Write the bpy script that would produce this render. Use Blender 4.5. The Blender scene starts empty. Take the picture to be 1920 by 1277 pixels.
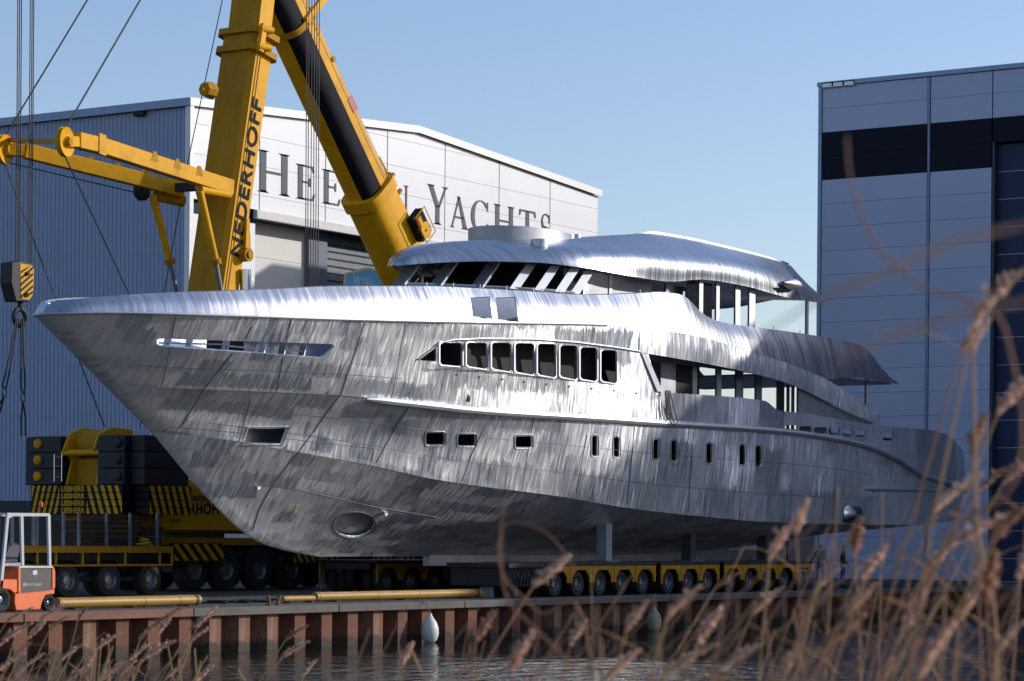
import bpy, bmesh, math, random
import numpy as np
from mathutils import Vector, Matrix
random.seed(7)
R_ = math.radians
scene = bpy.context.scene
C = scene.collection

# ---------------------------------------------------------------- camera
# World: z = 0 is the quay surface, X runs along the quay edge (away to the right), Y runs inland.
PHI = R_(33.1); FPX = 4867.0; RHO = 0.0085; CAMZ = 1.9; CX, HY = 960.0, 1008.0
FW = Vector((math.cos(PHI), math.sin(PHI), 0)); RT = Vector((math.sin(PHI), -math.cos(PHI), 0)); UP = Vector((0, 0, 1))
cam_d = bpy.data.cameras.new('camera'); cam = bpy.data.objects.new('camera', cam_d); C.objects.link(cam)
cam_d.sensor_width = 36.0; cam_d.sensor_fit = 'HORIZONTAL'; cam_d.lens = 36.0 * FPX / 1920.0
cam_d.shift_y = (HY - 638.5) / 1920.0
cam_d.clip_start = 0.2; cam_d.clip_end = 6000
cr = RT * math.cos(RHO) + UP * math.sin(RHO); cu = -RT * math.sin(RHO) + UP * math.cos(RHO); cb = -FW
M4 = Matrix(((cr.x, cu.x, cb.x, 0), (cr.y, cu.y, cb.y, 0), (cr.z, cu.z, cb.z, CAMZ), (0, 0, 0, 1)))
cam.matrix_world = M4
cam_d.dof.use_dof = True; cam_d.dof.focus_distance = 84.0; cam_d.dof.aperture_fstop = 6.3
scene.camera = cam

# ---------------------------------------------------------------- light
SUN_AZ = R_(76.0); SUN_EL = R_(20.0)           # azimuth clockwise from the view axis
sd = FW * math.cos(SUN_AZ) + RT * math.sin(SUN_AZ)
sun_dir = Vector((sd.x * math.cos(SUN_EL), sd.y * math.cos(SUN_EL), math.sin(SUN_EL)))
world = bpy.data.worlds.new('World'); scene.world = world; world.use_nodes = True
wn = world.node_tree.nodes; wl = world.node_tree.links
sky = wn.new('ShaderNodeTexSky'); sky.sky_type = 'NISHITA'; sky.sun_disc = False
sky.sun_elevation = SUN_EL; sky.sun_rotation = math.atan2(sun_dir.x, sun_dir.y)
sky.air_density = 1.0; sky.dust_density = 0.8; sky.ozone_density = 2.6
bg = wn['Background']; bg.inputs[1].default_value = 0.15
wb = wn.new('ShaderNodeMix'); wb.data_type = 'RGBA'; wb.blend_type = 'MULTIPLY'; wb.inputs[0].default_value = 1.0; wb.inputs[7].default_value = (1.05, 0.98, 1.05, 1)   # daylight white balance of the photograph
wl.new(sky.outputs[0], wb.inputs[6]); wl.new(wb.outputs[2], bg.inputs[0])
sl = bpy.data.lights.new('sun', 'SUN'); sl.energy = 3.1; sl.angle = R_(0.53); sl.color = (1.0, 0.95, 0.9)
so = bpy.data.objects.new('sun', sl); C.objects.link(so); so.location = (60, 0, 60)
so.rotation_euler = (-sun_dir).to_track_quat('-Z', 'Y').to_euler()
scene.view_settings.view_transform = 'Standard'; scene.view_settings.look = 'None'
scene.view_settings.exposure = 0.15; scene.view_settings.gamma = 1.0
scene.view_settings.use_curve_mapping = False

# ---------------------------------------------------------------- pixel -> place helpers
def ray(x, y):
    u = (x - CX) / FPX; v = (HY - y) / FPX
    u0 = u * math.cos(RHO) - v * math.sin(RHO); v0 = u * math.sin(RHO) + v * math.cos(RHO)
    return FW + RT * u0 + UP * v0
O = Vector((0, 0, CAMZ))
def onY(x, y, Y): d = ray(x, y); return O + d * (Y / d.y)
def onX(x, y, X): d = ray(x, y); return O + d * (X / d.x)
def onZ(x, y, Z): d = ray(x, y); return O + d * ((Z - CAMZ) / d.z)
def atd(x, y, dep): return O + ray(x, y) * dep
def proj(p):
    p = Vector(p) - O
    d = p.dot(FW); u0 = p.dot(RT) / d; v0 = p.z / d
    u = u0 * math.cos(RHO) + v0 * math.sin(RHO); v = -u0 * math.sin(RHO) + v0 * math.cos(RHO)
    return CX + u * FPX, HY - v * FPX, d

# ---------------------------------------------------------------- materials
MATS = {}
def mat(name, col, rough=0.6, metal=0.0, var=0.12, scale=3.0, bump=0.0, bscale=30.0, spec=0.5, col2=None, stretch=(1, 1, 1), dirt=0.0, dirtcol=(0.05, 0.04, 0.03), coat=0.0):
    """Procedural paint / metal / timber: noise-varied colour, optional dirt with its own shape, fine relief."""
    if name in MATS: return MATS[name]
    m = bpy.data.materials.new(name); m.use_nodes = True; MATS[name] = m
    n = m.node_tree.nodes; l = m.node_tree.links; b = n['Principled BSDF']
    b.inputs['Roughness'].default_value = rough; b.inputs['Metallic'].default_value = metal
    b.inputs['Specular IOR Level'].default_value = spec
    if coat: b.inputs['Coat Weight'].default_value = coat; b.inputs['Coat Roughness'].default_value = 0.15
    tc = n.new('ShaderNodeTexCoord'); mp = n.new('ShaderNodeMapping'); mp.inputs['Scale'].default_value = stretch
    l.new(tc.outputs['Object'], mp.inputs[0])
    nz = n.new('ShaderNodeTexNoise'); nz.inputs['Scale'].default_value = scale; nz.inputs['Detail'].default_value = 6; nz.inputs['Roughness'].default_value = 0.65
    l.new(mp.outputs[0], nz.inputs[0])
    rp = n.new('ShaderNodeValToRGB'); l.new(nz.outputs[0], rp.inputs[0])
    c2 = col2 if col2 else tuple(c * (1 + var) for c in col)
    c1 = tuple(c * (1 - var) for c in col)
    rp.color_ramp.elements[0].position = 0.3; rp.color_ramp.elements[0].color = (*c1, 1)
    rp.color_ramp.elements[1].position = 0.7; rp.color_ramp.elements[1].color = (*c2, 1)
    out = rp.outputs[0]
    if dirt > 0:
        n2 = n.new('ShaderNodeTexNoise'); n2.inputs['Scale'].default_value = scale * 0.6; n2.inputs['Detail'].default_value = 9; n2.inputs['Roughness'].default_value = 0.75
        l.new(mp.outputs[0], n2.inputs[0])
        r2 = n.new('ShaderNodeValToRGB'); r2.color_ramp.elements[0].position = 0.5; r2.color_ramp.elements[1].position = 0.72
        l.new(n2.outputs[0], r2.inputs[0])
        mm = n.new('ShaderNodeMath'); mm.operation = 'MULTIPLY'; mm.inputs[1].default_value = dirt; l.new(r2.outputs[0], mm.inputs[0])
        mx = n.new('ShaderNodeMix'); mx.data_type = 'RGBA'; mx.inputs[7].default_value = (*dirtcol, 1)
        l.new(mm.outputs[0], mx.inputs[0]); l.new(out, mx.inputs[6]); out = mx.outputs[2]
    l.new(out, b.inputs['Base Color'])
    if bump > 0:
        n3 = n.new('ShaderNodeTexNoise'); n3.inputs['Scale'].default_value = bscale; n3.inputs['Detail'].default_value = 5
        l.new(mp.outputs[0], n3.inputs[0])
        bp = n.new('ShaderNodeBump'); bp.inputs['Strength'].default_value = bump; bp.inputs['Distance'].default_value = 0.02
        l.new(n3.outputs[0], bp.inputs['Height']); l.new(bp.outputs[0], b.inputs['Normal'])
    return m

# ---------------------------------------------------------------- mesh builder
class MB:
    def __init__(s): s.v = []; s.f = []; s.uv = {}; s.mi = []; s.cur = 0
    def face(s, idx): s.f.append(tuple(idx)); s.mi.append(s.cur)
    def quad(s, *pts):
        i = len(s.v); s.v += [tuple(p) for p in pts]; s.face(range(i, i + len(pts)))
    def box(s, lo, hi):
        x0, y0, z0 = lo; x1, y1, z1 = hi
        i = len(s.v)
        s.v += [(x0, y0, z0), (x1, y0, z0), (x1, y1, z0), (x0, y1, z0), (x0, y0, z1), (x1, y0, z1), (x1, y1, z1), (x0, y1, z1)]
        for q in ((0, 3, 2, 1), (4, 5, 6, 7), (0, 1, 5, 4), (1, 2, 6, 5), (2, 3, 7, 6), (3, 0, 4, 7)): s.face([i + k for k in q])
        return s
    def obox(s, c, ax, ay, az):
        """box from centre and three half-axis vectors"""
        c = Vector(c); ax = Vector(ax); ay = Vector(ay); az = Vector(az); i = len(s.v)
        for sz in (-1, 1):
            for sx, sy in ((-1, -1), (1, -1), (1, 1), (-1, 1)): s.v.append(tuple(c + ax * sx + ay * sy + az * sz))
        flip = ax.cross(ay).dot(az) < 0
        for q in ((0, 3, 2, 1), (4, 5, 6, 7), (0, 1, 5, 4), (1, 2, 6, 5), (2, 3, 7, 6), (3, 0, 4, 7)):
            q = [i + k for k in q]; s.face(q[::-1] if flip else q)
        return s
    def bar(s, p0, p1, w, h, up=(0, 0, 1)):
        p0 = Vector(p0); p1 = Vector(p1); a = (p1 - p0); L = a.length; a.normalize()
        side = a.cross(Vector(up))
        if side.length < 1e-4: side = a.cross(Vector((1, 0, 0)))
        side.normalize(); u = side.cross(a)
        return s.obox((p0 + p1) / 2, a * L / 2, side * w / 2, u * h / 2)
    def cyl(s, p0, p1, r0, r1=None, n=12, caps=True):
        r1 = r0 if r1 is None else r1
        p0 = Vector(p0); p1 = Vector(p1); a = (p1 - p0).normalized()
        t = a.orthogonal().normalized(); b = a.cross(t); i = len(s.v)
        for p, r in ((p0, r0), (p1, r1)):
            for k in range(n):
                w = 2 * math.pi * k / n; s.v.append(tuple(p + (t * math.cos(w) + b * math.sin(w)) * r))
        for k in range(n): s.face((i + k, i + (k + 1) % n, i + n + (k + 1) % n, i + n + k))
        if caps: s.face([i + k for k in range(n)][::-1]); s.face([i + n + k for k in range(n)])
        return s
    def tube(s, pts, r, n=8):
        pts = [Vector(p) for p in pts]; rs = r if isinstance(r, (list, tuple)) else [r] * len(pts)
        rings = []; t = None
        for k, p in enumerate(pts):
            a = (pts[min(k + 1, len(pts) - 1)] - pts[max(k - 1, 0)]).normalized()
            if t is None: t = a.orthogonal().normalized()
            else: t = (t - a * t.dot(a)).normalized()
            b = a.cross(t); i = len(s.v)
            for j in range(n):
                w = 2 * math.pi * j / n; s.v.append(tuple(p + (t * math.cos(w) + b * math.sin(w)) * rs[k]))
            rings.append(i)
        for k in range(len(pts) - 1):
            for j in range(n): s.face((rings[k] + j, rings[k] + (j + 1) % n, rings[k + 1] + (j + 1) % n, rings[k + 1] + j))
        s.face([rings[0] + j for j in range(n)][::-1]); s.face([rings[-1] + j for j in range(n)])
        return s
    def prism(s, poly, vec):
        """closed outline (3-D points) pushed along vec"""
        i = len(s.v); n = len(poly); vec = Vector(vec)
        s.v += [tuple(p) for p in poly] + [tuple(Vector(p) + vec) for p in poly]
        s.face(list(range(i, i + n))[::-1]); s.face(range(i + n, i + 2 * n))
        for k in range(n): s.face((i + k, i + (k + 1) % n, i + n + (k + 1) % n, i + n + k))
        return s
    def grid(s, rows, flip=False, closed=False):
        """rows: equal-length lists of points"""
        i = len(s.v); m = len(rows[0])
        for r in rows: s.v += [tuple(p) for p in r]
        for a in range(len(rows) - 1):
            for b in range(m if closed else m - 1):
                q = (i + a * m + b, i + a * m + (b + 1) % m, i + (a + 1) * m + (b + 1) % m, i + (a + 1) * m + b)
                s.face(q[::-1] if flip else q)
        return s
    def lathe(s, c, axis, prof, n=20):
        """prof: (distance along axis, radius)"""
        c = Vector(c); a = Vector(axis).normalized(); t = a.orthogonal().normalized(); b = a.cross(t)
        rows = []
        for z, r in prof:
            rows.append([c + a * z + (t * math.cos(2 * math.pi * k / n) + b * math.sin(2 * math.pi * k / n)) * r for k in range(n)])
        return s.grid(rows, closed=True)
    def build(s, name, m, parent=None, smooth=False, local=False, fix=True, bevel=0.0):
        me = bpy.data.meshes.new(name); me.from_pydata(s.v, [], s.f)
        ms = m if isinstance(m, (list, tuple)) else [m]
        for q in ms: me.materials.append(q)
        if len(ms) > 1:
            for p, k in zip(me.polygons, s.mi): p.material_index = k
        if fix:
            bm = bmesh.new(); bm.from_mesh(me)
            bmesh.ops.recalc_face_normals(bm, faces=bm.faces); bm.to_mesh(me); bm.free()
        me.update()
        o = bpy.data.objects.new(name, me); C.objects.link(o)
        if smooth: shade(o)
        if bevel > 0:
            bv = o.modifiers.new('bevel', 'BEVEL'); bv.width = bevel; bv.segments = 1; bv.limit_method = 'ANGLE'; bv.angle_limit = R_(40)
        if parent is not None: attach(o, parent, local)
        return o
def shade(o, ang=35):
    me = o.data
    for p in me.polygons: p.use_smooth = True
    bm = bmesh.new(); bm.from_mesh(me)
    for e in bm.edges:
        if len(e.link_faces) == 2 and e.calc_face_angle(0) > R_(ang): e.smooth = False
        elif len(e.link_faces) != 2: e.smooth = False
    bm.to_mesh(me); bm.free()
def wmat(o):
    m = Matrix.LocRotScale(o.location, o.rotation_euler, o.scale)
    return (wmat(o.parent) @ o.matrix_parent_inverse @ m) if o.parent else m
def attach(o, parent, local=False):
    o.parent = parent
    if not local: o.matrix_parent_inverse = wmat(parent).inverted()
def tag(o, label=None, cat=None, group=None, kind=None):
    if label: o['label'] = label
    if cat: o['category'] = cat
    if group: o['group'] = group
    if kind: o['kind'] = kind
    return o
def thing(name, label, cat, loc=(0, 0, 0), rz=0.0, group=None):
    o = bpy.data.objects.new(name, None); C.objects.link(o); o.location = loc; o.rotation_euler = (0, 0, rz)
    o.empty_display_size = 0.3
    return tag(o, label, cat, group)
def copy_tree(o, parent=None):
    c = o.copy(); C.objects.link(c)
    if parent is not None: c.parent = parent
    for ch in list(o.children): copy_tree(ch, c)
    return c
def piece(name, me, parent, loc, scale=(1, 1, 1), rz=0):
    """a shared-mesh piece placed in its parent's local space"""
    o = bpy.data.objects.new(name, me); C.objects.link(o); o.parent = parent; o.location = loc; o.scale = scale
    if rz: o.rotation_euler = (0, 0, rz)
    return o
def interp(tab, x):
    """monotone cubic through a table"""
    xs = [a for a, _ in tab]; ys = [b for _, b in tab]
    if x <= xs[0]: return ys[0]
    if x >= xs[-1]: return ys[-1]
    n = len(xs); h = [xs[i + 1] - xs[i] for i in range(n - 1)]; dl = [(ys[i + 1] - ys[i]) / h[i] for i in range(n - 1)]
    def slope(i):
        if i == 0: return dl[0]
        if i == n - 1: return dl[-1]
        a, b = dl[i - 1], dl[i]
        return 0.0 if a * b <= 0 else 2 * a * b / (a + b)
    i = max(k for k in range(n - 1) if xs[k] <= x)
    t = (x - xs[i]) / h[i]; m0, m1 = slope(i), slope(i + 1)
    return ((2*t**3 - 3*t**2 + 1) * ys[i] + (t**3 - 2*t**2 + t) * h[i] * m0 + (-2*t**3 + 3*t**2) * ys[i + 1] + (t**3 - t**2) * h[i] * m1)

# ---------------------------------------------------------------- lettering
def text_mesh(name, body, size, m, parent, origin, xdir, ydir, depth=0.01, bold=0.0, spacing=1.0, width=1.0, align='LEFT'):
    """built-in sans lettering as flat mesh laid on a surface: origin, reading direction, up direction"""
    cu_ = bpy.data.curves.new(name, 'FONT'); cu_.body = body; cu_.size = size; cu_.extrude = depth; cu_.offset = bold; cu_.space_character = spacing
    cu_.align_x = align
    t = bpy.data.objects.new(name, cu_); C.objects.link(t)
    bpy.context.view_layer.update()
    dg = bpy.context.evaluated_depsgraph_get(); me = bpy.data.meshes.new_from_object(t.evaluated_get(dg))
    bpy.data.objects.remove(t); bpy.data.curves.remove(cu_)
    x = Vector(xdir).normalized(); y = Vector(ydir).normalized(); z = x.cross(y).normalized(); o3 = Vector(origin)
    for v in me.vertices: v.co = o3 + x * v.co.x * width + y * v.co.y + z * v.co.z
    me.materials.clear(); me.materials.append(m); me.name = name
    o = bpy.data.objects.new(name, me); C.objects.link(o)
    if parent is not None: attach(o, parent)
    return o
def arc_strip(cx, cy, rx, ry, a0, a1, w0, w1, n=18):
    """curved stroke, thin at the ends and thick in the middle of its left / right flank"""
    L, Rr = [], []
    for k in range(n + 1):
        a = R_(a0 + (a1 - a0) * k / n); w = w0 + (w1 - w0) * abs(math.cos(a)) ** 1.4
        L.append((cx + (rx) * math.cos(a), cy + (ry) * math.sin(a)))
        Rr.append((cx + (rx - w) * math.cos(a), cy + (ry - w * 0.75) * math.sin(a)))
    return [[L[k], L[k + 1], Rr[k + 1], Rr[k]] for k in range(n)]
def serif_letter(ch):
    """roman capital, height 1: (list of quads/polygons, advance)"""
    T, t, sf, sh = 0.15, 0.05, 0.07, 0.045
    def stem(x, w=T, y0=0, y1=1): return [[(x, y0), (x + w, y0), (x + w, y1), (x, y1)], [(x - sf, y0), (x + w + sf, y0), (x + w, y0 + sh), (x, y0 + sh)], [(x, y1 - sh), (x + w, y1 - sh), (x + w + sf, y1), (x - sf, y1)]]
    if ch == 'H': return stem(.08) + stem(.62) + [[(.22, .47), (.63, .47), (.63, .53), (.22, .53)]], .85
    if ch == 'E': return stem(.08) + [[(.2, 0), (.58, 0), (.62, .2), (.58, .2), (.53, .05), (.2, .05)], [(.2, .95), (.52, .95), (.56, .82), (.6, .82), (.57, 1), (.2, 1)], [(.2, .485), (.42, .485), (.44, .4), (.475, .4), (.475, .65), (.44, .65), (.42, .54), (.2, .54)]], .68
    if ch == 'T': return [[(.3, 0), (.45, 0), (.45, .97), (.3, .97)], [(.22, 0), (.53, 0), (.45, .045), (.3, .045)], [(.02, 1), (0, .8), (.04, .8), (.09, .94), (.66, .94), (.71, .8), (.75, .8), (.73, 1)]], .78
    if ch == 'N': return [[(.1, 0), (.16, 0), (.16, 1), (.1, 1)], [(.03, 0), (.23, 0), (.16, .045), (.1, .045)], [(.02, 1), (.02, .96), (.12, .95), (.2, 1)], [(.12, 1), (.26, 1), (.76, .05), (.76, 0), (.7, 0)], [(.7, 0), (.76, 0), (.76, 1), (.7, 1)], [(.63, 1), (.83, 1), (.76, .955), (.7, .955)]], .88
    if ch == 'Y': return [[(.32, 0), (.47, 0), (.47, .48), (.32, .48)], [(.24, 0), (.55, 0), (.47, .045), (.32, .045)], [(.04, .98), (.21, .98), (.47, .46), (.32, .44)], [(.42, .46), (.48, .44), (.74, .98), (.67, .98)], [(-.02, 1), (.29, 1), (.22, .955), (.05, .955)], [(.58, 1), (.82, 1), (.76, .955), (.64, .955)]], .8
    if ch == 'A': return [[(.06, .02), (.12, .02), (.42, .98), (.37, 1)], [(.32, 1), (.42, 1), (.76, .02), (.59, .02)], [(.2, .31), (.6, .31), (.58, .37), (.22, .37)], [(0, 0), (.2, 0), (.14, .045), (.05, .045)], [(.51, 0), (.83, 0), (.77, .045), (.57, .045)]], .84
    if ch == 'C': return arc_strip(.44, .5, .42, .52, 42, 318, .045, .16, 26) + [[(.72, .99), (.76, .99), (.76, .7), (.72, .7)], [(.72, .3), (.76, .3), (.76, .06), (.72, .1)]], .84
    if ch == 'S':
        pts = []; n = 34
        for k in range(n + 1):
            q = k / n
            if q < 0.5: a = R_(40 + 230 * (q / .5)); pts.append((.28 + .2 * math.cos(a), .75 + .245 * math.sin(a)))
            else: a = R_(90 - 230 * ((q - .5) / .5)); pts.append((.28 + .23 * math.cos(a), .26 + .255 * math.sin(a)))
        out = []
        for k in range(n):
            (ax, ay), (bx, by) = pts[k], pts[k + 1]; dx, dy = bx - ax, by - ay; L = math.hypot(dx, dy) + 1e-9
            q = k / n; w = .025 + .055 * math.exp(-((q - .5) / .16) ** 2)
            nx, ny = -dy / L * w, dx / L * w; ex, ey = dx * .1, dy * .1
            out.append([(ax - nx - ex, ay - ny - ey), (bx - nx + ex, by - ny + ey), (bx + nx + ex, by + ny + ey), (ax + nx - ex, ay + ny - ey)])
        return out + [[(.44, .98), (.48, .98), (.48, .72), (.44, .72)], [(.03, .3), (.07, .3), (.07, .02), (.03, .02)]], .58
    return [], .4
def serif_text(name, words, m, parent, origin, xdir, ydir, height, wscale=1.0, caps=1.25, depth=0.012):
    """small-capital roman lettering: first letter of every word is larger; one mesh per letter"""
    x = Vector(xdir).normalized(); y = Vector(ydir).normalized(); z = x.cross(y); o3 = Vector(origin); pen = 0.0; objs = []
    for w in words:
        for i, ch in enumerate(w):
            h = height * (caps if i == 0 else 1.0); polys, adv = serif_letter(ch); mb = MB()
            for k, pl in enumerate(polys):
                th = depth + 0.0006 * (k % 7)
                ar = sum(pl[j][0] * pl[(j + 1) % len(pl)][1] - pl[(j + 1) % len(pl)][0] * pl[j][1] for j in range(len(pl)))
                if ar < 0: pl = pl[::-1]
                mb.prism([o3 + x * (pen + px * h * wscale) + y * (py * h) for px, py in pl], z * th)
            if polys: objs.append(mb.build('letter', m, parent))
            pen += (adv + .12) * h * wscale
        pen += .45 * height * wscale
    return objs, pen
# ================================================================ SETTING
YQ = 43.4; ZW = -1.16; XQ = 111.0
asphalt = mat('asphalt', (0.055, 0.053, 0.05), 0.85, var=0.3, scale=0.7, bump=0.4, bscale=60, dirt=0.6, dirtcol=(0.085, 0.08, 0.07))
bankm = mat('bank_dry_grass', (0.26, 0.20, 0.11), 0.95, var=0.4, scale=2.0, bump=0.8, bscale=12)
mb = MB(); BIG = 4000
def flat(pts): mb.quad(*[(x, y, 0) for x, y in pts])
flat([(-BIG, YQ + .3), (XQ, YQ + .3), (XQ, BIG), (-BIG, BIG)]); flat([(XQ, -BIG), (BIG, -BIG), (BIG, BIG), (XQ, BIG)])
g = mb.build('ground', asphalt); tag(g, kind='structure')
mb = MB()
prof = [(-BIG, 0.25), (-3, 0.25), (1.5, 0.2), (4, -0.35), (7, -1.05), (9, -1.5)]
xs = [-BIG, -60, -20] + [i * 2.0 for i in range(-9, 20)] + [60, XQ + 1]
rows = [[(x, y + (0.25 * math.sin(x * 1.3 + y) if abs(x) < 50 and y > -2 else 0), z + (0.08 * math.sin(x * 2.1 + y * 1.7) if abs(x) < 50 and y > -2 else 0)) for x in xs] for y, z in prof]
mb.grid(rows, flip=True); o = mb.build('canal_bank', bankm, smooth=True); tag(o, kind='structure')

# water with small wind ripples
wm = bpy.data.materials.new('canal_water'); wm.use_nodes = True
n = wm.node_tree.nodes; l = wm.node_tree.links; b = n['Principled BSDF']
b.inputs['Base Color'].default_value = (0.012, 0.014, 0.012, 1); b.inputs['Roughness'].default_value = 0.04; b.inputs['IOR'].default_value = 1.33
tc = n.new('ShaderNodeTexCoord'); mp = n.new('ShaderNodeMapping'); mp.inputs['Rotation'].default_value = (0, 0, PHI); mp.inputs['Scale'].default_value = (0.75, 0.9, 1)
l.new(tc.outputs['Object'], mp.inputs[0])
n1 = n.new('ShaderNodeTexNoise'); n1.inputs['Scale'].default_value = 1.6; n1.inputs['Detail'].default_value = 5; l.new(mp.outputs[0], n1.inputs[0])
n2 = n.new('ShaderNodeTexNoise'); n2.inputs['Scale'].default_value = 0.045; n2.inputs['Detail'].default_value = 2; l.new(tc.outputs['Object'], n2.inputs[0])
rp = n.new('ShaderNodeValToRGB'); rp.color_ramp.elements[0].position = 0.42; rp.color_ramp.elements[0].color = (.12, .12, .12, 1); rp.color_ramp.elements[1].position = 0.62
l.new(n2.outputs[0], rp.inputs[0])
sx = n.new('ShaderNodeSeparateXYZ'); l.new(tc.outputs['Object'], sx.inputs[0])
mr = n.new('ShaderNodeMapRange'); mr.inputs[1].default_value = 43.0; mr.inputs[2].default_value = 33.0; mr.inputs[3].default_value = 0.10; mr.inputs[4].default_value = 1.0; l.new(sx.outputs[1], mr.inputs[0])
mu = n.new('ShaderNodeMath'); mu.operation = 'MULTIPLY'; l.new(rp.outputs[0], mu.inputs[0]); l.new(mr.outputs[0], mu.inputs[1])
ad = n.new('ShaderNodeMath'); ad.operation = 'ADD'; ad.inputs[1].default_value = 0.13; l.new(mu.outputs[0], ad.inputs[0])
bp = n.new('ShaderNodeBump'); bp.inputs['Distance'].default_value = 0.22; l.new(n1.outputs[0], bp.inputs['Height']); l.new(ad.outputs[0], bp.inputs['Strength'])
l.new(bp.outputs[0], b.inputs['Normal'])
mb = MB(); mb.quad((-BIG, 6, ZW), (XQ + .5, 6, ZW), (XQ + .5, YQ + .8, ZW), (-BIG, YQ + .8, ZW)); mb.quad((XQ - 60, -BIG, ZW), (XQ + .5, -BIG, ZW), (XQ + .5, 6, ZW), (XQ - 60, 6, ZW))
w = mb.build('water', wm); tag(w, kind='structure')

# quay wall: steel sheet piles under a cap beam
rust = mat('rusty_steel', (0.15, 0.056, 0.03), 0.85, var=0.25, scale=1.2, bump=0.5, bscale=40, dirt=0.75, dirtcol=(0.055, 0.03, 0.022), stretch=(1, 1, 0.25))
rust2 = mat('rusty_steel_stained', (0.165, 0.068, 0.038), 0.85, var=0.25, scale=1.6, bump=0.5, bscale=40, dirt=0.8, dirtcol=(0.33, 0.27, 0.19), stretch=(2, 2, 0.2))
rust3 = mat('dull_steel', (0.12, 0.045, 0.024), 0.85, var=0.3, scale=1.2, bump=0.5, bscale=40, dirt=0.6, dirtcol=(0.04, 0.03, 0.025), stretch=(1, 1, 0.3))
capgrey = mat('cap_grey', (0.10, 0.093, 0.085), 0.8, var=0.25, scale=1.5, bump=0.4, bscale=30, dirt=0.5, dirtcol=(0.06, 0.05, 0.04), stretch=(.4, 1, 1))
caprust = mat('cap_rust', (0.17, 0.075, 0.05), 0.8, var=0.25, scale=1.5, bump=0.4, bscale=30, dirt=0.5, dirtcol=(0.07, 0.05, 0.04), stretch=(.4, 1, 1))
def tide(m):
    """dark weed and slime band up to the high-water mark"""
    n = m.node_tree.nodes; l = m.node_tree.links; b = n['Principled BSDF']; src = b.inputs['Base Color'].links[0].from_socket
    tc = n.new('ShaderNodeTexCoord'); sp = n.new('ShaderNodeSeparateXYZ'); l.new(tc.outputs['Object'], sp.inputs[0])
    nz = n.new('ShaderNodeTexNoise'); nz.inputs['Scale'].default_value = 5; l.new(tc.outputs['Object'], nz.inputs[0])
    ad = n.new('ShaderNodeMath'); ad.operation = 'MULTIPLY_ADD'; ad.inputs[1].default_value = .35; l.new(nz.outputs[0], ad.inputs[0]); l.new(sp.outputs[2], ad.inputs[2])
    mr = n.new('ShaderNodeMapRange'); mr.inputs[1].default_value = -.78; mr.inputs[2].default_value = -.66; mr.inputs[3].default_value = .85; mr.inputs[4].default_value = 0; l.new(ad.outputs[0], mr.inputs[0])
    mx = n.new('ShaderNodeMix'); mx.data_type = 'RGBA'; mx.inputs[7].default_value = (.035, .03, .02, 1); l.new(mr.outputs[0], mx.inputs[0]); l.new(src, mx.inputs[6]); l.new(mx.outputs[2], b.inputs['Base Color'])
for m_ in (rust, rust2, rust3): tide(m_)
qw = thing('quay_wall', 'rusty steel sheet pile quay wall rising from the dark water', 'wall', (40, YQ, 0))
def pile_mesh(m, name):
    mbp = MB(); t = 0.02
    out = [(-.235, 0), (.235, 0), (.40, .40), (.80, .40), (.80, .40 + t), (.385, .40 + t), (.225, t), (-.225, t), (-.385, .40 + t), (-.40, .40)]
    mbp.prism([(x, y, -2.4) for x, y in out], (0, 0, 2.4 - .16))
    # bolt hole shadowed by a short sleeve on the web
    o = mbp.build(name, m); me = o.data; bpy.data.objects.remove(o); return me
pm = [pile_mesh(m, 'sheet_pile') for m in (rust, rust, rust3, rust2)]
mbs = MB(); mbs.cyl((0, 0, 0), (0, -.05, 0), 0.045, n=10); oo = mbs.build('tie_bolt', mat('bolt_dark', (0.02, 0.016, 0.014), 0.7)); boltme = oo.data; bpy.data.objects.remove(oo)
random.seed(3)
xoff = 46.8 - 40 - 1.2 * 5 - 0.35
for k in range(59):
    xx = xoff + k * 1.2
    p = piece('sheet_pile', random.choice(pm), qw, (xx, 0, 0))
    bo = piece('tie_bolt', boltme, qw, (xx + .34, .24, -.62)); bo.rotation_euler = (0, 0, R_(35))
for k in range(12):
    x0 = k * 6.2 - 1.0; mbc = MB(); mbc.box((40 + x0, YQ - .16, -.16), (40 + x0 + 6.17, YQ + .32, .012))
    mbc.box((40 + x0, YQ - .175, -.20), (40 + x0 + 6.17, YQ - .14, .004))
    mbc.build('cap_beam', caprust if k < 2 else capgrey, qw, bevel=0.012)
mb = MB(); mb.box((XQ - .1, -BIG, -2.4), (XQ + .1, YQ + .3, -.02)); o = mb.build('basin_end_wall', mat('concrete', (0.28, 0.27, 0.25), 0.85, var=.2, scale=1)); tag(o, kind='structure')

# ---------------------------------------------------------------- big white hall with gable front
d0 = 115.0; HS = d0 / 106.0
def zh(z): return 1.9 + (z - 1.9) * HS
YG = .6514 * d0; HX0, HX1 = .769 * d0, 1.0729 * d0; ZE = .1662 * d0 + 1.9; ZR = .1763 * d0 + 1.9; HXM = (HX0 + HX1) / 2
white_panel = mat('white_cladding', (0.72, 0.72, 0.71), 0.5, var=0.03, scale=0.5, dirt=0.12, dirtcol=(0.45, 0.43, 0.4), stretch=(1, 1, .3))
white_panel2 = mat('white_cladding_pale', (0.74, 0.74, 0.735), 0.5, var=0.03, scale=0.5, dirt=0.1, dirtcol=(0.5, 0.48, 0.45), stretch=(1, 1, .3))
trim_white = mat('white_trim', (0.74, 0.73, 0.7), 0.45, var=0.04)
bluegrey = mat('blue_grey_sheet', (0.29, 0.35, 0.48), 0.5, var=0.04, scale=0.4, dirt=0.15, dirtcol=(0.12, 0.19, 0.33), stretch=(1, 1, .2))
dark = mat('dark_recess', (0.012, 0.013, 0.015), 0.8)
plinth = mat('dark_plinth', (0.035, 0.04, 0.05), 0.8, var=.2)
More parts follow.
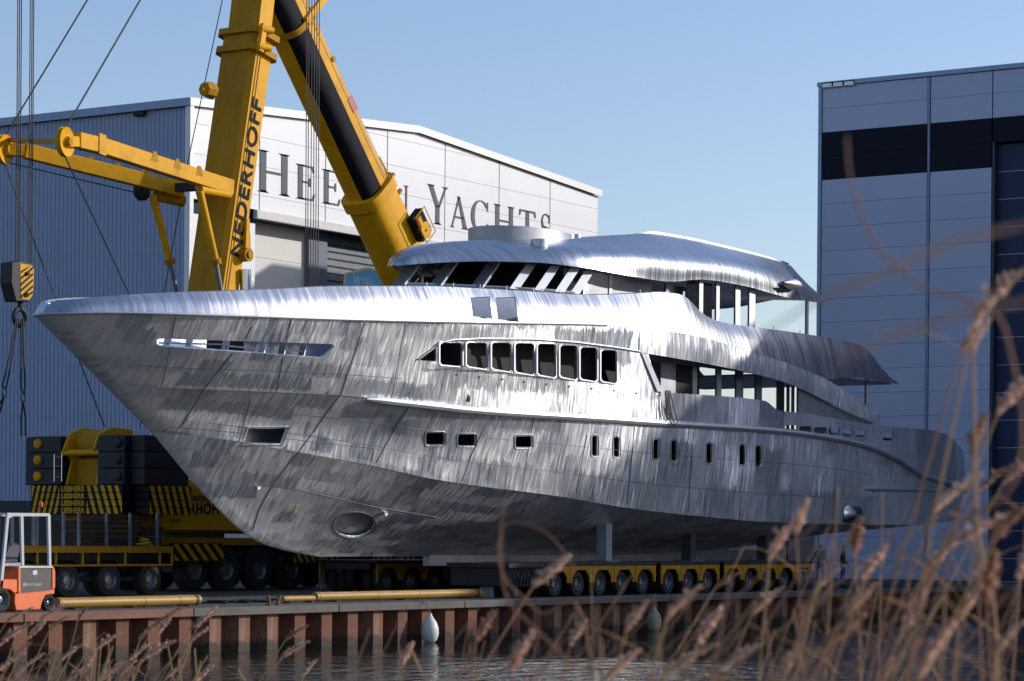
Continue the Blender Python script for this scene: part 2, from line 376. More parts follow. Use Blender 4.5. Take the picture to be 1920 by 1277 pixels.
hall = thing('shipyard_hall', 'large pale shipyard hall with blue ribbed side and HEESEN YACHTS lettering', 'hall', (HX0, YG, 0))
HL = 60.0
# structural core (behind the cladding), with the door bay open
DX0, DX1, DZ = 85.85 * HS, HX1 - 3.6 * HS, zh(15.28)
mb = MB(); y0 = YG + .22
mb.box((HX0 + .15, y0, 0), (DX0, y0 + .3, ZE - .1)); mb.box((DX1, y0, 0), (HX1 - .15, y0 + .3, ZE - .1)); mb.box((DX0, y0, DZ), (DX1, y0 + .3, ZE - .1))
mb.prism([(HX0 + .15, y0, ZE - .1), (HX1 - .15, y0, ZE - .1), (HXM, y0, ZR - .1)], (0, .3, 0))
mb.box((HX0 + .16, y0 + .3, 0), (HX0 + .4, YG + HL, ZE - .12)); mb.box((HX1 - .4, y0 + .3, 0), (HX1 - .16, YG + HL, ZE - .12)); mb.box((HX0 + .16, YG + HL, 0), (HX1 - .16, YG + HL + .3, ZE - .1))
mb.build('frame_wall', dark, hall)
# roof
mb = MB()
mb.prism([(HX0 - .12, YG - .14, ZE + .02), (HXM, YG - .14, ZR + .02), (HX1 + .12, YG - .14, ZE + .02), (HX1 + .12, YG - .14, ZE + .2), (HXM, YG - .14, ZR + .2), (HX0 - .12, YG - .14, ZE + .2)], (0, HL + .5, 0))
mb.build('roof', mat('roof_sheet', (0.4, 0.42, 0.44), 0.6), hall)
mb = MB()
for a, bq in (((HX0 - .14, ZE), (HXM, ZR)), ((HXM, ZR), (HX1 + .14, ZE))):
    mb.prism([(a[0], YG - .2, a[1] - .12), (bq[0], YG - .2, bq[1] - .12), (bq[0], YG - .2, bq[1] + .235), (a[0], YG - .2, a[1] + .235)], (0, .055, 0))
mb.build('roof_trim', trim_white, hall)
mb = MB(); mb.box((HX0 - .2, YG - .14, ZE - .12), (HX0 - .145, YG + HL, ZE + .235)); mb.build('gutter', mat('blue_trim', (0.26, 0.36, 0.5), 0.5), hall)
mb = MB(); mb.box((HX0 - .10, YG - .16, 0), (HX0 + .16, YG + .14, ZE - .12)); mb.build('corner_trim', trim_white, hall)
# gable panels
cols = [HX0 + (HX1 - HX0) * k / 7 for k in range(8)]
PZ = 1.235 * HS; z_top = zh(16.3)
def roofz(x): return ZE + (ZR - ZE) * (1 - abs(x - HXM) / (HXM - HX0)) - .12
rowz = [z_top + PZ * k for k in range(-14, 5)]
random.seed(5)
for ci in range(7):
    xa, xb = cols[ci] + (.17 if ci == 0 else .035), cols[ci + 1] - .035
    for ri in range(len(rowz) - 1):
        za, zb = rowz[ri] + .008, rowz[ri + 1] - .008
        zb = min(zb, 30); za = max(za, 0.05)
        if zb < .3: continue
        x0, x1 = xa, xb
        if za < DZ - .3:      # beside or under the lintel
            zb2 = min(zb, DZ) if (x0 < DX1 and x1 > DX0) else zb
            if x0 < DX0 < x1: x1 = DX0
            elif x0 < DX1 < x1: x0 = DX1
            elif x0 >= DX0 and x1 <= DX1: continue
        elif za < DZ + .4: za = DZ + .42 if not (x1 <= DX0 or x0 >= DX1) else za
        pts = [(x0, za), (x1, za)]
        tl, tr = roofz(x0), roofz(x1)
        if za >= max(tl, tr): continue
        up = []
        if zb <= min(tl, tr): up = [(x1, zb), (x0, zb)]
        else:
            n_ = 6
            for q in range(n_ + 1):
                xx = x1 + (x0 - x1) * q / n_; zz = min(zb, roofz(xx))
                if zz > za + .005: up.append((xx, zz))
        if len(up) < 2: continue
        # drop bottom corners that are already above the roof line
        pts = [p for p in pts if roofz(p[0]) > p[1] + .004] or [pts[0]]
        poly = pts + up
        mbp = MB(); yy = YG + random.uniform(-.002, .002)
        mbp.prism([(x, yy, z) for x, z in poly], (0, .12, 0)); mbp.build('wall_panel', random.choice((white_panel, white_panel, white_panel2)), hall)
for k in range(1, 7):
    mb = MB(); lo = DZ + .42 if DX0 < cols[k] < DX1 else .05
    mb.box((cols[k] - .03, YG + .03, lo), (cols[k] + .03, YG + .10, roofz(cols[k]) - .03)); mb.build('joint_strip', mat('joint_grey', (0.16, 0.2, 0.26), 0.5), hall)
mb = MB(); mb.box((DX0 - .05, YG - .16, DZ), (DX1 + .05, YG + .1, DZ + .40)); mb.build('door_lintel', mat('lintel', (0.62, 0.59, 0.55), 0.6, var=.08, dirt=.4, dirtcol=(.4, .36, .32)), hall, bevel=.02)
# door bay: pale sliding leaf, dark column, dark roller door of slats
ydr = YG + .9
cx0 = onY(571, 480, ydr).x; cx1 = onY(606, 480, ydr).x
leaf = [DX0 + .05, cx0]; 
for k in range(9):
    mbp = MB(); z1 = DZ + .3 - k * 1.9; mbp.box((leaf[0], ydr, max(z1 - 1.885, .05)), (leaf[1], ydr + .1, z1)); mbp.build('door_panel', mat('door_cream', (0.62, 0.59, 0.53), 0.55, var=.03), hall)
    if z1 - 1.885 < .05: break
mb = MB(); mb.box((cx0 + .02, ydr - .25, 0), (cx1, ydr + .3, DZ + .2)); mb.build('door_column', mat('column_dark', (0.05, 0.07, 0.11), 0.5), hall)
mb = MB(); mb.box((cx0 - .05, ydr - .05, 0), (cx0 + .12, ydr - .002, DZ + .2)); mb.build('door_guide', mat('guide_grey', (0.25, 0.28, 0.33), 0.5), hall)
rs = mat('roller_slat', (0.085, 0.10, 0.115), 0.45, var=.1)
ms = MB(); ms.prism([(cx1 + .02, ydr + .12, 0), (cx1 + .02, ydr + .05, .05), (cx1 + .02, ydr + .05, .30), (cx1 + .02, ydr + .12, .345)], (DX1 - cx1 - .1, 0, 0))
oo = ms.build('roller_slat', rs); slme = oo.data; bpy.data.objects.remove(oo)
for k in range(46): o = piece('roller_slat', slme, hall, (-HX0, -YG, DZ - .1 - k * .35))
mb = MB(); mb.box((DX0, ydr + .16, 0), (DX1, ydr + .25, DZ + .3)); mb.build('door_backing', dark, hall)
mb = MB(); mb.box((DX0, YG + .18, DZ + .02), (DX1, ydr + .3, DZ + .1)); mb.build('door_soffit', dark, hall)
# ribbed side wall in three tiers over a dark plinth
for za, zb, dx in ((zh(3.3), zh(6.9), 0), (zh(6.9) - .02, zh(13.5), -.012), (zh(13.5) - .02, ZE - .1, -.024)):
    mb = MB(); rows = [[], []]; yv = YG + .14; k = 0
    while yv < YG + HL:
        for dy, dz in ((0, 0), (.13, 0), (.15, .035), (.23, .035)):
            rows[0].append((HX0 + .10 + dx - dz, yv + dy, za)); rows[1].append((HX0 + .10 + dx - dz, yv + dy, zb))
        yv += .25
    mb.grid(rows); mb.build('ribbed_cladding', bluegrey, hall, fix=False)
mb = MB(); mb.box((HX0 - .02, YG + .14, 0), (HX0 + .155, YG + HL, zh(3.3))); mb.build('plinth', plinth, hall)
p = onX(265, 214, HX0 + .02); mb = MB(); mb.box((HX0 - .22, p.y - .3, p.z - .1), (HX0 + .05, p.y + .3, p.z + .1)); mb.build('wall_lamp', dark, hall, bevel=.03)
# lettering HEESEN YACHTS
lettergrey = mat('letter_grey', (0.13, 0.135, 0.14), 0.7, spec=.2, var=.05)
for ch, xa, xb, h in (('H', 85.95, 88.2, 1.78), ('E', 88.6, 89.95, 1.5), ('E', 90.45, 91.8, 1.5), ('S', 92.3, 93.35, 1.5), ('E', 93.75, 95.05, 1.5), ('N', 95.35, 97.0, 1.5),
                      ('Y', 98.45, 100.2, 1.8), ('A', 100.35, 101.9, 1.5), ('C', 102.1, 103.55, 1.5), ('H', 104.05, 105.9, 1.5), ('T', 106.3, 107.8, 1.5), ('S', 108.3, 109.2, 1.5)):
    polys, adv = serif_letter(ch); xsx = [q[0] for pl in polys for q in pl]; mn, mx = min(xsx), max(xsx); mb = MB()
    for k, pl in enumerate(polys):
        ar = sum(pl[j][0] * pl[(j + 1) % len(pl)][1] - pl[(j + 1) % len(pl)][0] * pl[j][1] for j in range(len(pl)))
        if ar < 0: pl = pl[::-1]
        mb.prism([((xa + (px - mn) / (mx - mn) * (xb - xa)) * HS, YG - .03, zh(16.46 + py * h)) for px, py in pl], (0, .02 - .0006 * (k % 7), 0))
    mb.build('letter', lettergrey, hall)
# small shield sign in front of the roller door
ys = YG - 3.0
shp = [(648, 512), (690, 501), (733, 512), (738, 545), (724, 590), (690, 606), (660, 590), (645, 548)]
sg = thing('yard_sign', 'blue shield sign reading HEESEN in front of the dark roller door', 'sign', (onY(690, 560, ys).x, ys, 0))
mb = MB(); mb.prism([onY(x, y, ys) for x, y in shp], (0, .08, 0)); mb.build('sign_rim', mat('sign_gold', (0.45, 0.42, 0.2), 0.4, var=.1), sg)
mb = MB(); cxs, cys = 691, 548
mb.prism([onY(cxs + (x - cxs) * .93, cys + (y - cys) * .9, ys - .02) for x, y in shp], (0, .015, 0)); mb.build('sign_face', mat('sign_blue', (0.12, 0.36, 0.52), 0.35, var=.25, scale=1.0, stretch=(1, 1, 4)), sg)
pa = onY(662, 537, ys - .04); serif_text('letter', ['HEESEN'], mat('sign_white', (0.75, 0.76, 0.76), 0.5), sg, pa, (1, 0, 0), (0, 0, 1), .42, wscale=.72, caps=1.3)
mb = MB()
for xx in (-.5, .5): mb.box((sg.location.x + xx - .05, ys + .09, 0), (sg.location.x + xx + .05, ys + .19, onY(690, 590, ys).z))
mb.build('sign_post', mat('post_grey', (0.3, 0.3, 0.3), 0.5), sg)

# ---------------------------------------------------------------- blue-grey hall on the right
dR = 128.0; XR = .9016 * dR; YR = .448 * dR; ZT = .1753 * dR + 1.9
bg1 = mat('blue_cladding', (0.38, 0.44, 0.58), 0.5, var=0.03, scale=0.3, dirt=.1, dirtcol=(.2, .27, .42))
bg2 = mat('blue_cladding_deep', (0.365, 0.425, 0.565), 0.5, var=0.03, scale=0.3, dirt=.1, dirtcol=(.2, .27, .42))
navy = mat('navy_cladding', (0.006, 0.009, 0.02), 0.7, var=.1, spec=.15)
navyd = mat('navy_door', (0.022, 0.034, 0.08), 0.6, spec=.25, var=.08, scale=.4)
rb = thing('blue_hall', 'tall blue-grey hall with navy band and dark door beyond the stern', 'hall', (XR, YR, 0))
Yend = -10.0; DYT = 48.2; DYB = 22.0; DTOP = 20.8  # Yend: unseen length added so the hall's shadow reaches stern and quay
mb = MB(); mb.box((XR + .2, DYT, 0), (XR + .5, YR - .1, ZT - .1)); mb.box((XR + .2, Yend, 0), (XR + .5, DYB, ZT - .1)); mb.box((XR + .2, DYB, DTOP), (XR + .5, DYT, ZT - .1))
mb.box((XR + .5, Yend, 0), (XR + 50, Yend + .3, ZT - .1)); mb.box((XR + .5, YR - .4, 0), (XR + 50, YR - .1, ZT - .1)); mb.box((XR + 50, Yend, 0), (XR + 50.3, YR, ZT - .1))
mb.build('frame_wall', dark, rb)
mb = MB(); mb.box((XR - .1, Yend - .1, ZT - .1), (XR + 50.4, YR + .1, ZT + .12)); mb.build('roof', mat('blue_trim', (0.26, 0.36, 0.5)), rb)
RP = 1.17; ycols = [YR - .12, 51.5, DYT + .06]
yc2 = [DYB - .06, 16.2, 10.4, 4.6, Yend]
edges = [(YR - .14, 51.56), (51.44, DYT + .05)] + [(45.7 + 0 * k, 0) for k in range(0)]
above = [(DYT + .05, 45.7), (45.7, 39.9), (39.9, 34.1), (34.1, 28.3), (28.3, DYB - .05)]
lowp = [(DYB - .05, 16.2), (16.2, 10.4), (10.4, 4.6), (4.6, -1.2), (-1.2, Yend)]
def rpanel(ya, yb, za, zb, m):
    mbp = MB(); mbp.box((XR + random.uniform(-.002, .002), min(ya, yb) + .03, za + .007), (XR + .12, max(ya, yb) - .03, zb - .007)); mbp.build('wall_panel', m, rb)
k = 0; z1 = ZT - .12
while z1 > .1:
    zb = ZT - .02 - RP * k; za = max(ZT - .02 - RP * (k + 1), .02); zb = min(zb, ZT - .13)
    if zb <= za: break
    m = navy if 2 <= k < 4 else random.choice((bg1, bg2))
    for ya, yb in edges + lowp: rpanel(ya, yb, za, zb, m)
    if za > DTOP - .6:
        for ya, yb in above: rpanel(ya, yb, max(za, DTOP), zb, m)
    k += 1; z1 = za
for yy in (51.5, 45.7, 39.9, 34.1, 28.3):
    mb = MB(); mb.box((XR - .04, yy - .05, .02 if yy > DYT else DTOP + .05), (XR + .1, yy + .05, ZT - .14)); mb.build('joint_strip', mat('blue_joint', (0.2, 0.27, 0.42)), rb)
mb = MB(); mb.box((XR - .06, YR - .13, .02), (XR + .18, YR + .04, ZT - .11)); mb.build('corner_trim', mat('blue_trim'  , (0.26, 0.36, 0.5)), rb)
k = 0
while True:
    zb = DTOP - .05 - k * 1.31; za = max(zb - 1.285, .03)
    if zb < .3: break
    mbp = MB(); mbp.box((XR + .35, DYB, za), (XR + .45, DYT - .1, zb)); mbp.build('door_panel', navyd, rb)
    mbp = MB(); mbp.box((XR + .33, DYB, za - .028), (XR + .44, DYT - .1, za - .004)); mbp.build('door_seal', mat('seal_pale', (0.42, 0.46, 0.52), .5), rb)
    k += 1
mb = MB(); mb.box((XR - .03, DYT - .09, 0), (XR + .34, DYT + .02, DTOP)); mb.build('door_frame', mat('frame_navy', (0.02, 0.028, 0.05), .5), rb)
a = onX(1543, 166, XR); c_ = onX(1604, 164, XR)
mb = MB(); mb.box((XR - .10, c_.y, a.z - .02), (XR - .005, a.y, a.z + .26)); mb.build('roof_opening_box', mat('opening_grey', (0.2, 0.22, 0.25), .5), rb)
mb = MB(); nq = 3; w_ = (a.y - c_.y) / nq
for q in range(nq): mb.box((XR - .125, c_.y + q * w_ + .06, a.z + .03), (XR - .102, c_.y + (q + 1) * w_ - .03, a.z + .21))
mb.build('roof_opening_panel', mat('opening_sky_white', (0.82, 0.84, 0.85), .2, var=.05), rb)  # white panels stand for the bright sky in a roof-edge opening

# ---------------------------------------------------------------- low shed added far behind to block the bright horizon between the halls
sh = thing('added_shed', 'low dark grey shed added far behind the stern to hide the horizon', 'shed', (150, 100, 0))
mb = MB(); mb.box((118, 96, 0), (230, 130, 7.6)); mb.build('wall', mat('shed_grey', (.03, .035, .045), 1.0, spec=0.0, var=.1, scale=.3), sh)
mb = MB(); mb.prism([(117.5, 95.5, 7.62), (230.5, 95.5, 7.62), (230.5, 113, 9.0), (117.5, 113, 9.0)], (0, 0, .2)); mb.prism([(117.5, 113.02, 9.0), (230.5, 113.02, 9.0), (230.5, 130.5, 7.62), (117.5, 130.5, 7.62)], (0, 0, .2)); mb.build('roof', mat('shed_roof', (.12, .12, .13), .7), sh)
for k in range(6): mb = MB(); mb.box((124 + k * 16, 95.9, .1), (130 + k * 16, 95.98, 5)); mb.build('roller_door', mat('shed_door', (.02, .024, .035), 1.0, spec=0.0), sh)
# ================================================================ YACHT HULL (bare aluminium)
from mathutils.bvhtree import BVHTree
YC = 49.0; XEND = 103.8
def alu(name, base=(0.84, 0.88, 0.92), r0=0.26, r1=0.48, streak=(8.0, 0.8), patch=True, tilt=0.75, dark=0.66, shear=0.0, metal=0.78):
    """brushed bare aluminium: grinding streaks and sanded patches in surface metres (UV)"""
    m = bpy.data.materials.new(name); m.use_nodes = True; n = m.node_tree.nodes; l = m.node_tree.links; b = n['Principled BSDF']
    b.inputs['Metallic'].default_value = metal
    uv = n.new('ShaderNodeUVMap'); uv.uv_map = 'UVMap'
    def mapping(sx, sy, ox=0, oy=0, rot=0.0):
        q = n.new('ShaderNodeMapping'); q.inputs['Scale'].default_value = (sx, sy, 1); q.inputs['Location'].default_value = (ox, oy, 0); q.inputs['Rotation'].default_value = (0, 0, rot); l.new(uv.outputs[0], q.inputs[0]); return q.outputs[0]
    def noise(vec, sc, det=3, ro=0.6):
        q = n.new('ShaderNodeTexNoise'); q.inputs['Scale'].default_value = sc; q.inputs['Detail'].default_value = det; q.inputs['Roughness'].default_value = ro; l.new(vec, q.inputs[0]); return q
    def math_(op, a, b_=None, c_=None):
        q = n.new('ShaderNodeMath'); q.operation = op
        for i, v in enumerate((a, b_, c_)):
            if v is None: continue
            if isinstance(v, (int, float)): q.inputs[i].default_value = v
            else: l.new(v, q.inputs[i])
        return q.outputs[0]
    st = noise(mapping(streak[0], streak[1], rot=shear), 1.0, 4, 0.7)
    st2 = noise(mapping(streak[0] * 1.5, streak[1] * 1.3, 7.3, 3.1, shear), 1.0, 3, 0.6)
    # sanded patches with ragged ends: rows of bricks whose v is pushed about by the streaks
    sep = n.new('ShaderNodeSeparateXYZ'); l.new(uv.outputs[0], sep.inputs[0])
    big = noise(mapping(0.35, 0.5), 1.0, 2)
    v2 = math_('ADD', sep.outputs[1], math_('MULTIPLY', math_('SUBTRACT', st.outputs[0], 0.5), 0.95))
    u2 = math_('ADD', sep.outputs[0], math_('MULTIPLY', big.outputs[0], 1.2))
    cmb = n.new('ShaderNodeCombineXYZ'); l.new(u2, cmb.inputs[0]); l.new(v2, cmb.inputs[1])
    br = n.new('ShaderNodeTexBrick'); br.inputs['Scale'].default_value = 1.0; br.inputs['Mortar Size'].default_value = 0.0; br.inputs['Brick Width'].default_value = 0.85; br.inputs['Row Height'].default_value = 0.62
    br.inputs['Color1'].default_value = (0, 0, 0, 1); br.inputs['Color2'].default_value = (1, 1, 1, 1); br.offset = 0.37
    l.new(cmb.outputs[0], br.inputs[0])
    br2 = n.new('ShaderNodeTexBrick'); br2.inputs['Scale'].default_value = 1.0; br2.inputs['Mortar Size'].default_value = 0.0; br2.inputs['Brick Width'].default_value = 2.3; br2.inputs['Row Height'].default_value = 1.15
    br2.inputs['Color1'].default_value = (0, 0, 0, 1); br2.inputs['Color2'].default_value = (1, 1, 1, 1); br2.offset = 0.5
    l.new(cmb.outputs[0], br2.inputs[0])
    pv = math_('ADD', math_('MULTIPLY', br.outputs[0], 0.6), math_('MULTIPLY', br2.outputs[0], 0.4)) if patch else math_('MULTIPLY', big.outputs[0], 0.8)
    sc_ = n.new('ShaderNodeMapRange'); sc_.inputs[1].default_value = 0.36; sc_.inputs[2].default_value = 0.64; l.new(st.outputs[0], sc_.inputs[0])
    val = math_('ADD', math_('MULTIPLY', pv, 0.64), math_('MULTIPLY', sc_.outputs[0], 0.36))
    rp = n.new('ShaderNodeValToRGB'); l.new(val, rp.inputs[0]); e = rp.color_ramp.elements
    e[0].position = 0.12; e[0].color = (*[c * dark for c in base], 1)
    e[1].position = 0.70; e[1].color = (*[min(.93, c * 1.2) for c in base], 1)
    q = e.new(0.47); q.color = (*base, 1)
    l.new(rp.outputs[0], b.inputs['Base Color'])
    mr = n.new('ShaderNodeMapRange'); mr.inputs[3].default_value = r0; mr.inputs[4].default_value = r1; l.new(val, mr.inputs[0]); l.new(mr.outputs[0], b.inputs['Roughness'])
    # every grinding stroke leaves the skin facing a slightly different way
    geo = n.new('ShaderNodeNewGeometry')
    vs = n.new('ShaderNodeVectorMath'); vs.operation = 'SUBTRACT'; vs.inputs[1].default_value = (0.5, 0.5, 0.5); l.new(st2.outputs[1], vs.inputs[0])
    vm = n.new('ShaderNodeVectorMath'); vm.operation = 'SCALE'; vm.inputs['Scale'].default_value = tilt; l.new(vs.outputs[0], vm.inputs[0])
    bs = n.new('ShaderNodeVectorMath'); bs.operation = 'SUBTRACT'; bs.inputs[1].default_value = (0.5, 0.5, 0.5)
    cb_ = n.new('ShaderNodeCombineXYZ'); l.new(br.outputs[0], cb_.inputs[0]); l.new(br2.outputs[0], cb_.inputs[1]); l.new(br2.outputs[0], cb_.inputs[2]); l.new(cb_.outputs[0], bs.inputs[0])
    bsc = n.new('ShaderNodeVectorMath'); bsc.operation = 'SCALE'; bsc.inputs['Scale'].default_value = 0.24 if patch else 0.0; l.new(bs.outputs[0], bsc.inputs[0])
    a1 = n.new('ShaderNodeVectorMath'); a1.operation = 'ADD'; l.new(geo.outputs['Normal'], a1.inputs[0]); l.new(vm.outputs[0], a1.inputs[1])
    a2 = n.new('ShaderNodeVectorMath'); a2.operation = 'ADD'; l.new(a1.outputs[0], a2.inputs[0]); l.new(bsc.outputs[0], a2.inputs[1])
    nn = n.new('ShaderNodeVectorMath'); nn.operation = 'NORMALIZE'; l.new(a2.outputs[0], nn.inputs[0])
    l.new(nn.outputs[0], b.inputs['Normal'])
    return m
ALU = alu('brushed_aluminium')
ALU_UP = alu('brushed_aluminium_upper', base=(0.55, 0.575, 0.61), streak=(8, 0.3), patch=False, tilt=0.36, r0=0.2, r1=0.42, dark=0.72, metal=0.9)
ALU_PL = mat('plain_aluminium', (0.50, 0.52, 0.55), 0.5, metal=0.9, var=.12, scale=2.0, dirt=.25, dirtcol=(.4, .41, .43))
ALU_DK = mat('dull_aluminium', (0.34, 0.35, 0.37), 0.5, metal=0.85, var=.15, scale=2.0)
INT = mat('dark_interior', (0.014, 0.013, 0.013), 0.8, var=.3)
WELD = mat('weld_bead', (0.10, 0.105, 0.11), 0.55, metal=0.7)

def zfor(X, Y, ytab, z=7.0):
    for _ in range(3):
        x, y, d = proj((X, Y, z)); yy = interp(ytab, x)
        z += (y - yy) * d / FPX
    return z
def yline(start, ytab, btab, xend, n, b0=0.0, pw=1.7):
    """line on the near side: starts at a photo point on plane YC-b0, half-breadth from a table of metres aft of the start"""
    p0 = onY(start[0], start[1], YC - b0); X0 = p0.x; out = []
    for k in range(n + 1):
        t = (k / n) ** pw; X = X0 + (xend - X0) * t; bb = interp(btab, X - X0); Y = YC - bb
        z = p0.z if k == 0 else zfor(X, Y, ytab, out[-1].z)
        out.append(Vector((X, Y, z)))
    return out
N = 150
G_b = [(0, 0), (.15, .42), (.4, .7), (1, 1.08), (2, 1.62), (4, 2.45), (7, 3.25), (10, 3.8), (14, 4.28), (18, 4.5), (24, 4.65), (60, 4.65)]
G_y = [(70, 590), (200, 586), (400, 591), (640, 599), (900, 605), (1100, 608), (1267, 623), (1400, 657), (1533, 703), (1647, 777), (1700, 815)]
K_b = [(0, 0), (.1, .25), (.3, .42), (1, .85), (3, 1.7), (6, 2.6), (10, 3.5), (15, 4.15), (20, 4.47), (26, 4.6), (45, 4.6), (50, 4.5)]
K_y = [(200, 720), (290, 726), (450, 732), (637, 741), (760, 753), (900, 768), (1100, 781), (1245, 791), (1440, 804), (1540, 816), (1620, 833), (1680, 858), (1726, 888), (1810, 912)]
K2_b = [(0, 0), (.12, .34), (.35, .55), (1, .95), (3, 1.95), (6, 2.85), (10, 3.6), (15, 4.2), (20, 4.48), (26, 4.63), (60, 4.63)]
K2_y = [(135, 652), (250, 655), (450, 660), (640, 668), (900, 685), (1100, 694), (1300, 706)]
C_b = [(0, 0), (.1, .12), (.5, .36), (2, .95), (5, 1.85), (9, 2.75), (14, 3.5), (20, 4.0), (28, 4.25), (42, 4.25), (48, 4.15)]
C_y = [(280, 810), (400, 821), (561, 848), (688, 871), (828, 901), (1042, 930), (1195, 955), (1323, 969), (1428, 978), (1545, 982), (1700, 984), (1810, 975)]
C2_b = [(0, 0), (.1, .18), (.4, .38), (1, .62), (3, 1.3), (6, 2.15), (10, 3.05), (15, 3.82), (20, 4.25), (26, 4.46), (42, 4.46), (49, 4.35)]
C2_y = [(240, 766), (400, 775), (561, 793), (688, 807), (828, 832), (1042, 855), (1195, 872), (1400, 890), (1545, 898), (1700, 922), (1810, 944)]
lG = None
lK = yline((205, 720), K_y, K_b, XEND, N); lC = yline((287, 812), C_y, C_b, XEND, N); lC2 = yline((245, 766), C2_y, C2_b, XEND, N)
def keelz(X): return interp([(60, 1.26), (80, 1.26), (86, 1.32), (92, 1.6), (97, 2.05), (104, 2.5)], X)
fz = Vector(onY(590, 1043, YC)); lA = []
for k in range(N + 1):
    t = (k / N) ** 1.7; X = fz.x + (XEND - fz.x) * t; lA.append(Vector((X, YC - 0.06 * min(1, k / 6), keelz(X))))
def bot(start, fr):
    p0 = onY(start[0], start[1], YC); out = []
    for k in range(N + 1):
        t = (k / N) ** 1.7; X = p0.x + (XEND - p0.x) * t; s = X - p0.x
        cx = [p.x for p in lC]; bc = float(np.interp(X, cx, [YC - p.y for p in lC])); zc = float(np.interp(X, cx, [p.z for p in lC]))
        zt = keelz(X) + (zc - keelz(X)) * fr * 0.86; w = math.exp(-s / 3.2)
        out.append(Vector((X, YC - bc * fr * (1 - math.exp(-s / 2.0)) - 0.1 * math.sqrt(min(s, .4)), p0.z * w + zt * (1 - w))))
    return out
lB1 = bot((480, 1014), .28); lB2 = bot((385, 930), .62)
def spline_rows(rows, sub):
    """insert rows between control rows (Catmull-Rom across the girth)"""
    out = []
    for i in range(len(rows) - 1):
        a = rows[max(i - 1, 0)]; b = rows[i]; c = rows[i + 1]; d = rows[min(i + 2, len(rows) - 1)]
        for q in range(sub):
            t = q / sub
            out.append([0.5 * ((2 * p1) + (p2 - p0) * t + (2 * p0 - 5 * p1 + 4 * p2 - p3) * t * t + (-p0 + 3 * p1 - 3 * p2 + p3) * t ** 3) for p0, p1, p2, p3 in zip(a, b, c, d)])
    out.append(list(rows[-1])); return out
def loft_mesh(name, rows, flip=False, u_is_t=True):
    me = bpy.data.meshes.new(name); m = len(rows[0]); vs = [tuple(p) for r in rows for p in r]; fs = []
    for a in range(len(rows) - 1):
        for b in range(m - 1):
            q = (a * m + b, a * m + b + 1, (a + 1) * m + b + 1, (a + 1) * m + b); fs.append(q[::-1] if flip else q)
    me.from_pydata(vs, [], fs); uvl = me.uv_layers.new(name='UVMap')
    mid = rows[len(rows) // 2]; us = [0.0]
    for k in range(1, m): us.append(us[-1] + (Vector(mid[k]) - Vector(mid[k - 1])).length)
    mc = m // 3; vv = [0.0]
    for a in range(1, len(rows)): vv.append(vv[-1] + (Vector(rows[a][mc]) - Vector(rows[a - 1][mc])).length)
    for p in me.polygons:
        for li in p.loop_indices:
            vi = me.loops[li].vertex_index; uvl.data[li].uv = (me.vertices[vi].co.x, vv[vi // m] + rows[0][0][2])
    return me
def hull2d(pts):
    pts = sorted(set(pts)); 
    def half(seq):
        h = []
        for p in seq:
            while len(h) > 1 and (h[-1][0]-h[-2][0])*(p[1]-h[-2][1]) - (h[-1][1]-h[-2][1])*(p[0]-h[-2][0]) <= 0: h.pop()
            h.append(p)
        return h[:-1]
    return half(pts) + half(pts[::-1])
def open_holes(me, polys):
    """cut convex openings (outlines in photo pixels) clean through a single-skin surface"""
    bm = bmesh.new(); bm.from_mesh(me)
    for poly in polys:
        poly = hull2d([tuple(p) for p in poly]); cxm = sum(p[0] for p in poly) / len(poly); cym = sum(p[1] for p in poly) / len(poly)
        x0, x1 = min(p[0] for p in poly), max(p[0] for p in poly); y0, y1 = min(p[1] for p in poly), max(p[1] for p in poly)
        inner = ray(cxm, cym); planes = []
        for (ax, ay), (bx, by) in zip(poly, poly[1:] + poly[:1]):
            nv = ray(ax, ay).cross(ray(bx, by)).normalized()
            planes.append(nv if nv.dot(inner) > 0 else -nv)
        def near():
            out = []
            for f in bm.faces:
                ps = [proj(v.co) for v in f.verts]
                if max(p[0] for p in ps) > x0 and min(p[0] for p in ps) < x1 and max(p[1] for p in ps) > y0 and min(p[1] for p in ps) < y1: out.append(f)
            return out
        fs = near()
        for nv in planes:
            fs = [f for f in fs if f.is_valid]
            g = set(fs)
            for f in fs: g.update(f.edges); g.update(f.verts)
            r = bmesh.ops.bisect_plane(bm, geom=list(g), plane_co=O, plane_no=nv, dist=1e-5)
            fs = list({f for f in fs if f.is_valid} | {q for q in r['geom'] if isinstance(q, bmesh.types.BMFace)})
        kill = [f for f in fs if f.is_valid and all((f.calc_center_median() - O).dot(nv) > 0 for nv in planes)]
        bmesh.ops.delete(bm, geom=kill, context='FACES')
    bm.to_mesh(me); bm.free()
def finish_shell(name, me, m, parent, cutters=None, thick=0.06, mirror=True, smooth=True, ang=28):
    """shell of real thickness with openings through it, then mirrored to the other side of the ship"""
    if cutters: open_holes(me, cutters)
    o = bpy.data.objects.new(name, me); C.objects.link(o); me.materials.append(m)
    if thick:
        sm = o.modifiers.new('t', 'SOLIDIFY'); sm.thickness = thick; sm.offset = -1
        bpy.context.view_layer.update()
        dg = bpy.context.evaluated_depsgraph_get(); nm = bpy.data.meshes.new_from_object(o.evaluated_get(dg))
        o.modifiers.clear(); o.data = nm
    nm = o.data
    if mirror:
        bm = bmesh.new(); bm.from_mesh(nm)
        r = bmesh.ops.duplicate(bm, geom=bm.verts[:] + bm.edges[:] + bm.faces[:])
        fs = [g for g in r['geom'] if isinstance(g, bmesh.types.BMFace)]
        for g in r['geom']:
            if isinstance(g, bmesh.types.BMVert): g.co.y = 2 * YC - g.co.y
        bmesh.ops.reverse_faces(bm, faces=fs); bm.to_mesh(nm); bm.free()
    if smooth: shade(o, ang)
    attach(o, parent); return o
